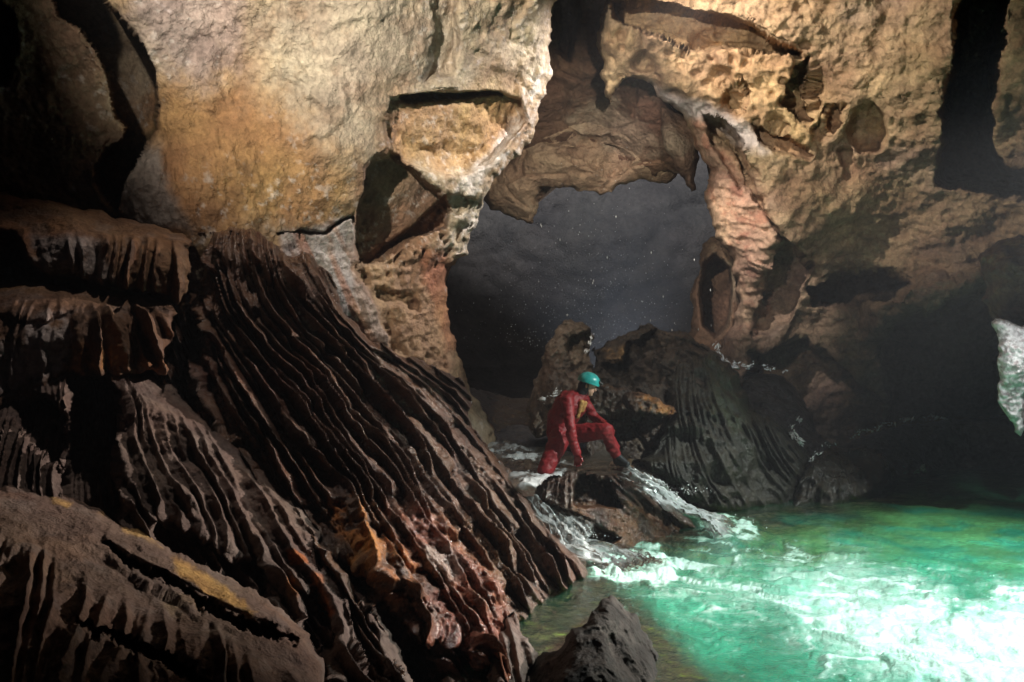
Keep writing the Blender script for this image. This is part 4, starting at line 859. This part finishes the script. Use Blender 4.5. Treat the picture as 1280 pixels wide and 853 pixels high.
q = lambda px, py, d: tuple(P3(px, py, d))
hipR, hipL = q(701, 545, 10.24), q(706, 543, 10.46)
kneeR, footR = q(682, 588, 10.05), q(668, 612, 10.35)
kneeL, ankL = q(757, 538.5, 10.16), q(770, 569, 10.28)
pel, wst, chs, nck = q(701, 541, 10.35), q(702, 523, 10.34), q(713, 507, 10.31), q(727, 495, 10.29)
shR, elR, wrR = q(709, 501, 10.13), q(713, 534, 10.0), q(721, 566, 10.0)
shL, elL, wrL = q(730, 503, 10.45), q(744, 523, 10.48), q(757, 531, 10.24)
hd = np.array(q(735, 482, 10.27))
fw = Vector((.90, -.30, -.30)).normalized(); up_ = Vector((.28, 0, .95)); sd_ = fw.cross(up_).normalized(); up_ = sd_.cross(fw).normalized()
AX = [tuple(fw), tuple(sd_), tuple(up_)]
def H(a, b, c): return tuple(hd+np.array(fw)*a+np.array(sd_)*b+np.array(up_)*c)
def limbs(k=1.0):
    C = capsule
    return [C(pel, wst, .165*k, .16*k), C(wst, chs, .165*k, .185*k), C(chs, nck, .12*k, .075*k), C(chs, shR, .10*k, .07*k), C(chs, shL, .10*k, .07*k), C(hipR, hipL, .115*k, .115*k),
            C(shR, elR, .068*k, .053*k), C(shL, elL, .066*k, .052*k), C(elR, wrR, .053*k, .037*k), C(elL, wrL, .049*k, .034*k),
            C(hipR, kneeR, .122*k, .09*k), C(hipL, kneeL, .122*k, .09*k), C(kneeL, ankL, .076*k, .055*k), C(kneeR, footR, .066*k, .045*k)]
head = [ellipsoid(H(0, 0, .012), AX, (.092, .074, .10)), ellipsoid(H(.035, 0, -.05), AX, (.055, .052, .062)), capsule(H(.085, 0, .0), H(.103, 0, -.027), .010, .014), capsule(H(.078, -.03, .018), H(.078, .03, .018), .014, .014),
        capsule(H(.078, -.017, -.055), H(.078, .017, -.055), .011, .011), ellipsoid(H(.066, 0, -.09), AX, (.022, .022, .018)), ellipsoid(H(0, .075, -.01), AX, (.018, .01, .03)), ellipsoid(H(0, -.075, -.01), AX, (.018, .01, .03)),
        capsule(H(-.02, 0, -.06), nck, .05, .055), ellipsoid(H(.07, .030, -.018), AX, (.012, .016, .010)), ellipsoid(H(.07, -.030, -.018), AX, (.012, .016, .010))]
def hand(w, fwd, across, thumb_side, curl, sc=1.0):
    """palm plus five separate bent fingers; fwd along the hand, across over the knuckles"""
    w = np.array(w); f = np.array(Vector(fwd).normalized()); a = np.array(Vector(across).normalized()); n = np.cross(f, a); sh = []
    for t in (-.03, -.01, .01, .03): sh.append(capsule(w+f*.012+a*t*.6, w+f*.085+a*t, .015*sc, .013*sc, 10, 3))
    for i, (t, l) in enumerate(zip((-.033, -.011, .011, .032), (.062, .072, .068, .052))):
        p = w+f*.088+a*t; d = f*math.cos(curl*.5)+n*math.sin(curl*.5)+a*t*3.; d /= np.linalg.norm(d); p2 = p+d*l*.5
        d2 = f*math.cos(curl*1.5)+n*math.sin(curl*1.5)+a*t*3.; d2 /= np.linalg.norm(d2); p3 = p2+d2*l*.5
        sh += [capsule(p-f*.01, p2, .0105*sc, .0095*sc, 10, 3), capsule(p2, p3, .0095*sc, .008*sc, 10, 3)]
    s = thumb_side; b0 = w+f*.025+a*s*.028; b1 = b0+f*.03+a*s*.032+n*.012; b2 = b1+f*.032+a*s*.008+n*.008
    sh += [capsule(b0, b1, .013*sc, .0115*sc, 10, 3), capsule(b1, b2, .0115*sc, .009*sc, 10, 3)]
    return sh
hR = hand(wrR, (.12, -.10, -.98), (.85, -.5, -.1), 1, .35, 1.2); hL = hand(wrL, (.72, -.25, -.62), (.30, -.75, .45), -1, .5)
boot = lambda a, t: [capsule(a, Vector(a)+Vector((0, 0, .10))*0, .05, .05)]
aL = Vector(ankL); toe = Vector(q(784, 580, 10.22)); heel = Vector(q(771, 577, 10.3))
bootL = [capsule(Vector(ankL).lerp(Vector(kneeL), .30), aL, .062, .054), capsule(aL, heel, .054, .046), capsule(heel, toe, .046, .036), capsule(aL, toe, .048, .032)]
person = fuse('person', limbs(.86)+head+hand(wrR, (.10, -.10, -.98), (.85, -.5, -.1), 1, .35, .8)+hand(wrL, (.72, -.25, -.62), (.30, -.75, .45), -1, .5, .8)+[capsule(heel, toe, .034, .026), capsule(aL, heel, .04, .034)], M_skin, .0062, 3)
setp(person, 'person in wet red coverall and turquoise helmet, kneeling in the stream, leaning on a rock', 'person')
R_ = [s for s in limbs(1.0)]
cov = fuse('coverall', R_+[capsule(chs, Vector(nck)+Vector((.0, 0, -.02)), .13, .088), capsule(Vector(elR)+Vector((0, 0, -.08)), wrR, .050, .045), capsule(Vector(kneeL).lerp(Vector(ankL), .5), Vector(kneeL).lerp(Vector(ankL), .72), .068, .074)], M_red, .009, 5, person, .009, 7.)
col = fuse('collar', [capsule(Vector(nck)+Vector((-.055, -.045, .0)), Vector(nck)+Vector((.06, -.055, -.035)), .02, .016), capsule(Vector(nck)+Vector((-.06, .05, 0)), Vector(nck)+Vector((.06, .055, -.03)), .02, .016), capsule(Vector(nck)+Vector((-.065, -.045, 0)), Vector(nck)+Vector((-.065, .05, 0)), .02, .02)], M_red, .006, 3, person)
lin = fuse('lining', [capsule(q(727, 503, 10.15), q(722, 521, 10.17), .03, .022), capsule(q(731, 504, 10.2), q(728, 514, 10.2), .03, .02)], M_tan, .007, 3, person, .004)
gR = fuse('glove', hR+[capsule(Vector(wrR).lerp(Vector(elR), .22), wrR, .043, .034)], M_glove, .0042, 2, person); gL = fuse('glove', hL+[capsule(Vector(wrL).lerp(Vector(elL), .2), wrL, .041, .033)], M_glove, .0042, 2, person)
bt = fuse('boot', bootL, M_boot, .007, 4, person)
hood = fuse('hood', [ellipsoid(H(-.028, 0, -.02), AX, (.088, .086, .10)), capsule(H(-.035, 0, -.06), Vector(nck)+Vector((0, 0, .01)), .075, .078), capsule(H(.0, 0, -.09), Vector(nck)+Vector((.03, 0, .0)), .05, .05)], M_hood, .007, 4, person)
def helm(co):
    return co
hs = ellipsoid(H(-.005, 0, .048), AX, (.135, .115, .108), 28, 16)
V_ = [np.array(v) for v in hs[0]]; uu = np.array(up_); c0 = np.array(H(0, 0, .03))
V_ = [v-uu*min(0, float(np.dot(v-c0, uu)))*1.0 for v in V_]
brim = [capsule(H(math.cos(t)*.127-.005, math.sin(t)*.108, .03), H(math.cos(t+.26)*.127-.005, math.sin(t+.26)*.108, .03), .009, .009, 8, 2) for t in np.arange(0, 6.28, .25)]
rib = [capsule(H(-.10, b, .10-abs(b)*.3), H(.09, b, .112-abs(b)*.3), .016, .014) for b in (-.035, .035)]
he = fuse('helmet', [(V_, hs[1])]+brim+rib, M_helm, .006, 3, person)
la = fuse('headlamp', [capsule(H(.122, -.018, .072), H(.122, .018, .072), .021, .021), capsule(H(.13, 0, .07), H(.148, 0, .066), .02, .019)], M_lamp, .005, 2); la.parent = he; la.matrix_parent_inverse = (person.matrix_basis @ he.matrix_parent_inverse).inverted() if False else he.matrix_parent_inverse
st_ = fuse('chin_strap', [capsule(H(.01, -.088, .03), H(.045, -.055, -.095), .006, .006), capsule(H(.01, .088, .03), H(.045, .055, -.095), .006, .006), capsule(H(.045, -.055, -.095), H(.045, .055, -.095), .006, .006)], M_hood, .004, 1); st_.parent = he; st_.matrix_parent_inverse = he.matrix_parent_inverse
#==PART light
cam = bpy.data.cameras.new('camera'); co = bpy.data.objects.new('camera', cam); COL.objects.link(co)
cam.sensor_width = 36; cam.lens = FPX/1280*36; co.location = (0, 0, CH); co.rotation_euler = (math.radians(90), 0, 0)
cam.clip_start = .05; cam.clip_end = 300; S.camera = co

def lamp(name, loc, aim, energy, colr, angle=60, blend=.6, radius=.06):
    l = bpy.data.lights.new(name, 'SPOT'); l.energy = energy; l.color = colr; l.spot_size = math.radians(angle); l.spot_blend = blend; l.shadow_soft_size = radius
    o = bpy.data.objects.new(name, l); COL.objects.link(o); o.location = loc
    o.rotation_euler = (Vector(aim)-Vector(loc)).to_track_quat('-Z', 'Y').to_euler(); return o
# unseen spots: inferred flashes on pool, slope and walls, the rest added
lamp('unseen_spot', (-2.2, 1.6, 5.3), (-.9, 10.0, 6.25), 6600, (1, .89, .74), 58, 1.)        # upper left wall, from the left
lamp('unseen_spot', (.0, 10.3, 8.0), (3.7, 13.6, 7.4), 2700, (1, .86, .70), 62, 1.)             # upper right wall
lamp('unseen_spot', (7.4, 6.4, 6.6), (3.7, 8.2, 0), 6000, (.93, 1, .95), 74, .9)              # pool
lamp('unseen_spot', (8.6, 9.4, 5.2), (-1.2, 7.4, .9), 7000, (1, .88, .78), 32, .7)           # rims of the flutes
lamp('unseen_spot', (-1.6, 7.0, 6.6), (-2.9, 7.8, 1), 300, (1, .88, .78), 62, .8)            # from above on the dark slope
lamp('unseen_spot', (2.9, 22.0, .1), (2.5, 25.0, 7.5), 8500, (.84, .90, 1), 90, 1.)          # added to make the spray and mist in the back chamber glow
lamp('unseen_spot', (1.5, 6.0, 4.95), (1.2, 18, 6.0), 4600, (1, .88, .74), 22, 1.)             # added to brighten the rock hanging in the chamber
lamp('unseen_spot', (4.0, 11.4, 7.5), (-.4, 11.6, 4.6), 2500, (1, .92, .86), 42, .8)            # added to brighten the rim of the arch
lamp('unseen_spot', (.0, 8.0, 7.0), (3.9, 15.2, 3.9), 4600, (1, .88, .78), 17, 1.)              # added to brighten the ribbed pillar
lamp('unseen_spot', (.6, 7.0, 6.4), (4.2, 14.4, 1.7), 800, (.9, .95, 1), 15, 1.)               # added to brighten the far glint beads
lamp('unseen_spot', (3.4, 5.4, 4.9), (6.3, 10.9, 1.9), 800, (.95, .97, 1), 11, .6)              # added to brighten the white curtain
lamp('unseen_spot', (.6, 10.6, 6.8), (1.6, 13.2, 2.2), 330, (1, .90, .80), 30, .8)              # added to brighten the crest of the rock pile

w = bpy.data.worlds.new('World'); S.world = w; w.use_nodes = True
w.node_tree.nodes['Background'].inputs[0].default_value = (.5, .65, 1, 1); w.node_tree.nodes['Background'].inputs[1].default_value = .004

# haze
m, nt, out = newmat('haze_air')
pv = nd(nt, 'ShaderNodeVolumePrincipled'); pv.inputs['Density'].default_value = .0029; pv.inputs['Color'].default_value = (.85, .9, 1, 1); pv.inputs['Anisotropy'].default_value = .1
nt.links.new(pv.outputs[0], out.inputs['Volume'])
hv = [(-14, -2, -3), (24, -2, -3), (24, 42, -3), (-14, 42, -3), (-14, -2, 24), (24, -2, 24), (24, 42, 24), (-14, 42, 24)]
hz = mesh_obj('haze', hv, [(0, 3, 2, 1), (4, 5, 6, 7), (0, 1, 5, 4), (1, 2, 6, 5), (2, 3, 7, 6), (3, 0, 4, 7)], mat=m, smooth=False)
setp(hz, kind='stuff')

S.view_settings.view_transform = 'Standard'; S.view_settings.look = 'None'; S.view_settings.exposure = 0; S.view_settings.gamma = 1
S.render.engine = 'CYCLES'
S.cycles.use_denoising = True; S.cycles.max_bounces = 6; S.cycles.diffuse_bounces = 3; S.cycles.glossy_bounces = 2; S.cycles.transparent_max_bounces = 8
S.cycles.volume_bounces = 0; S.cycles.use_adaptive_sampling = True; S.cycles.adaptive_threshold = .02; S.cycles.sample_clamp_indirect = 4; S.cycles.caustics_reflective = False; S.cycles.caustics_refractive = False
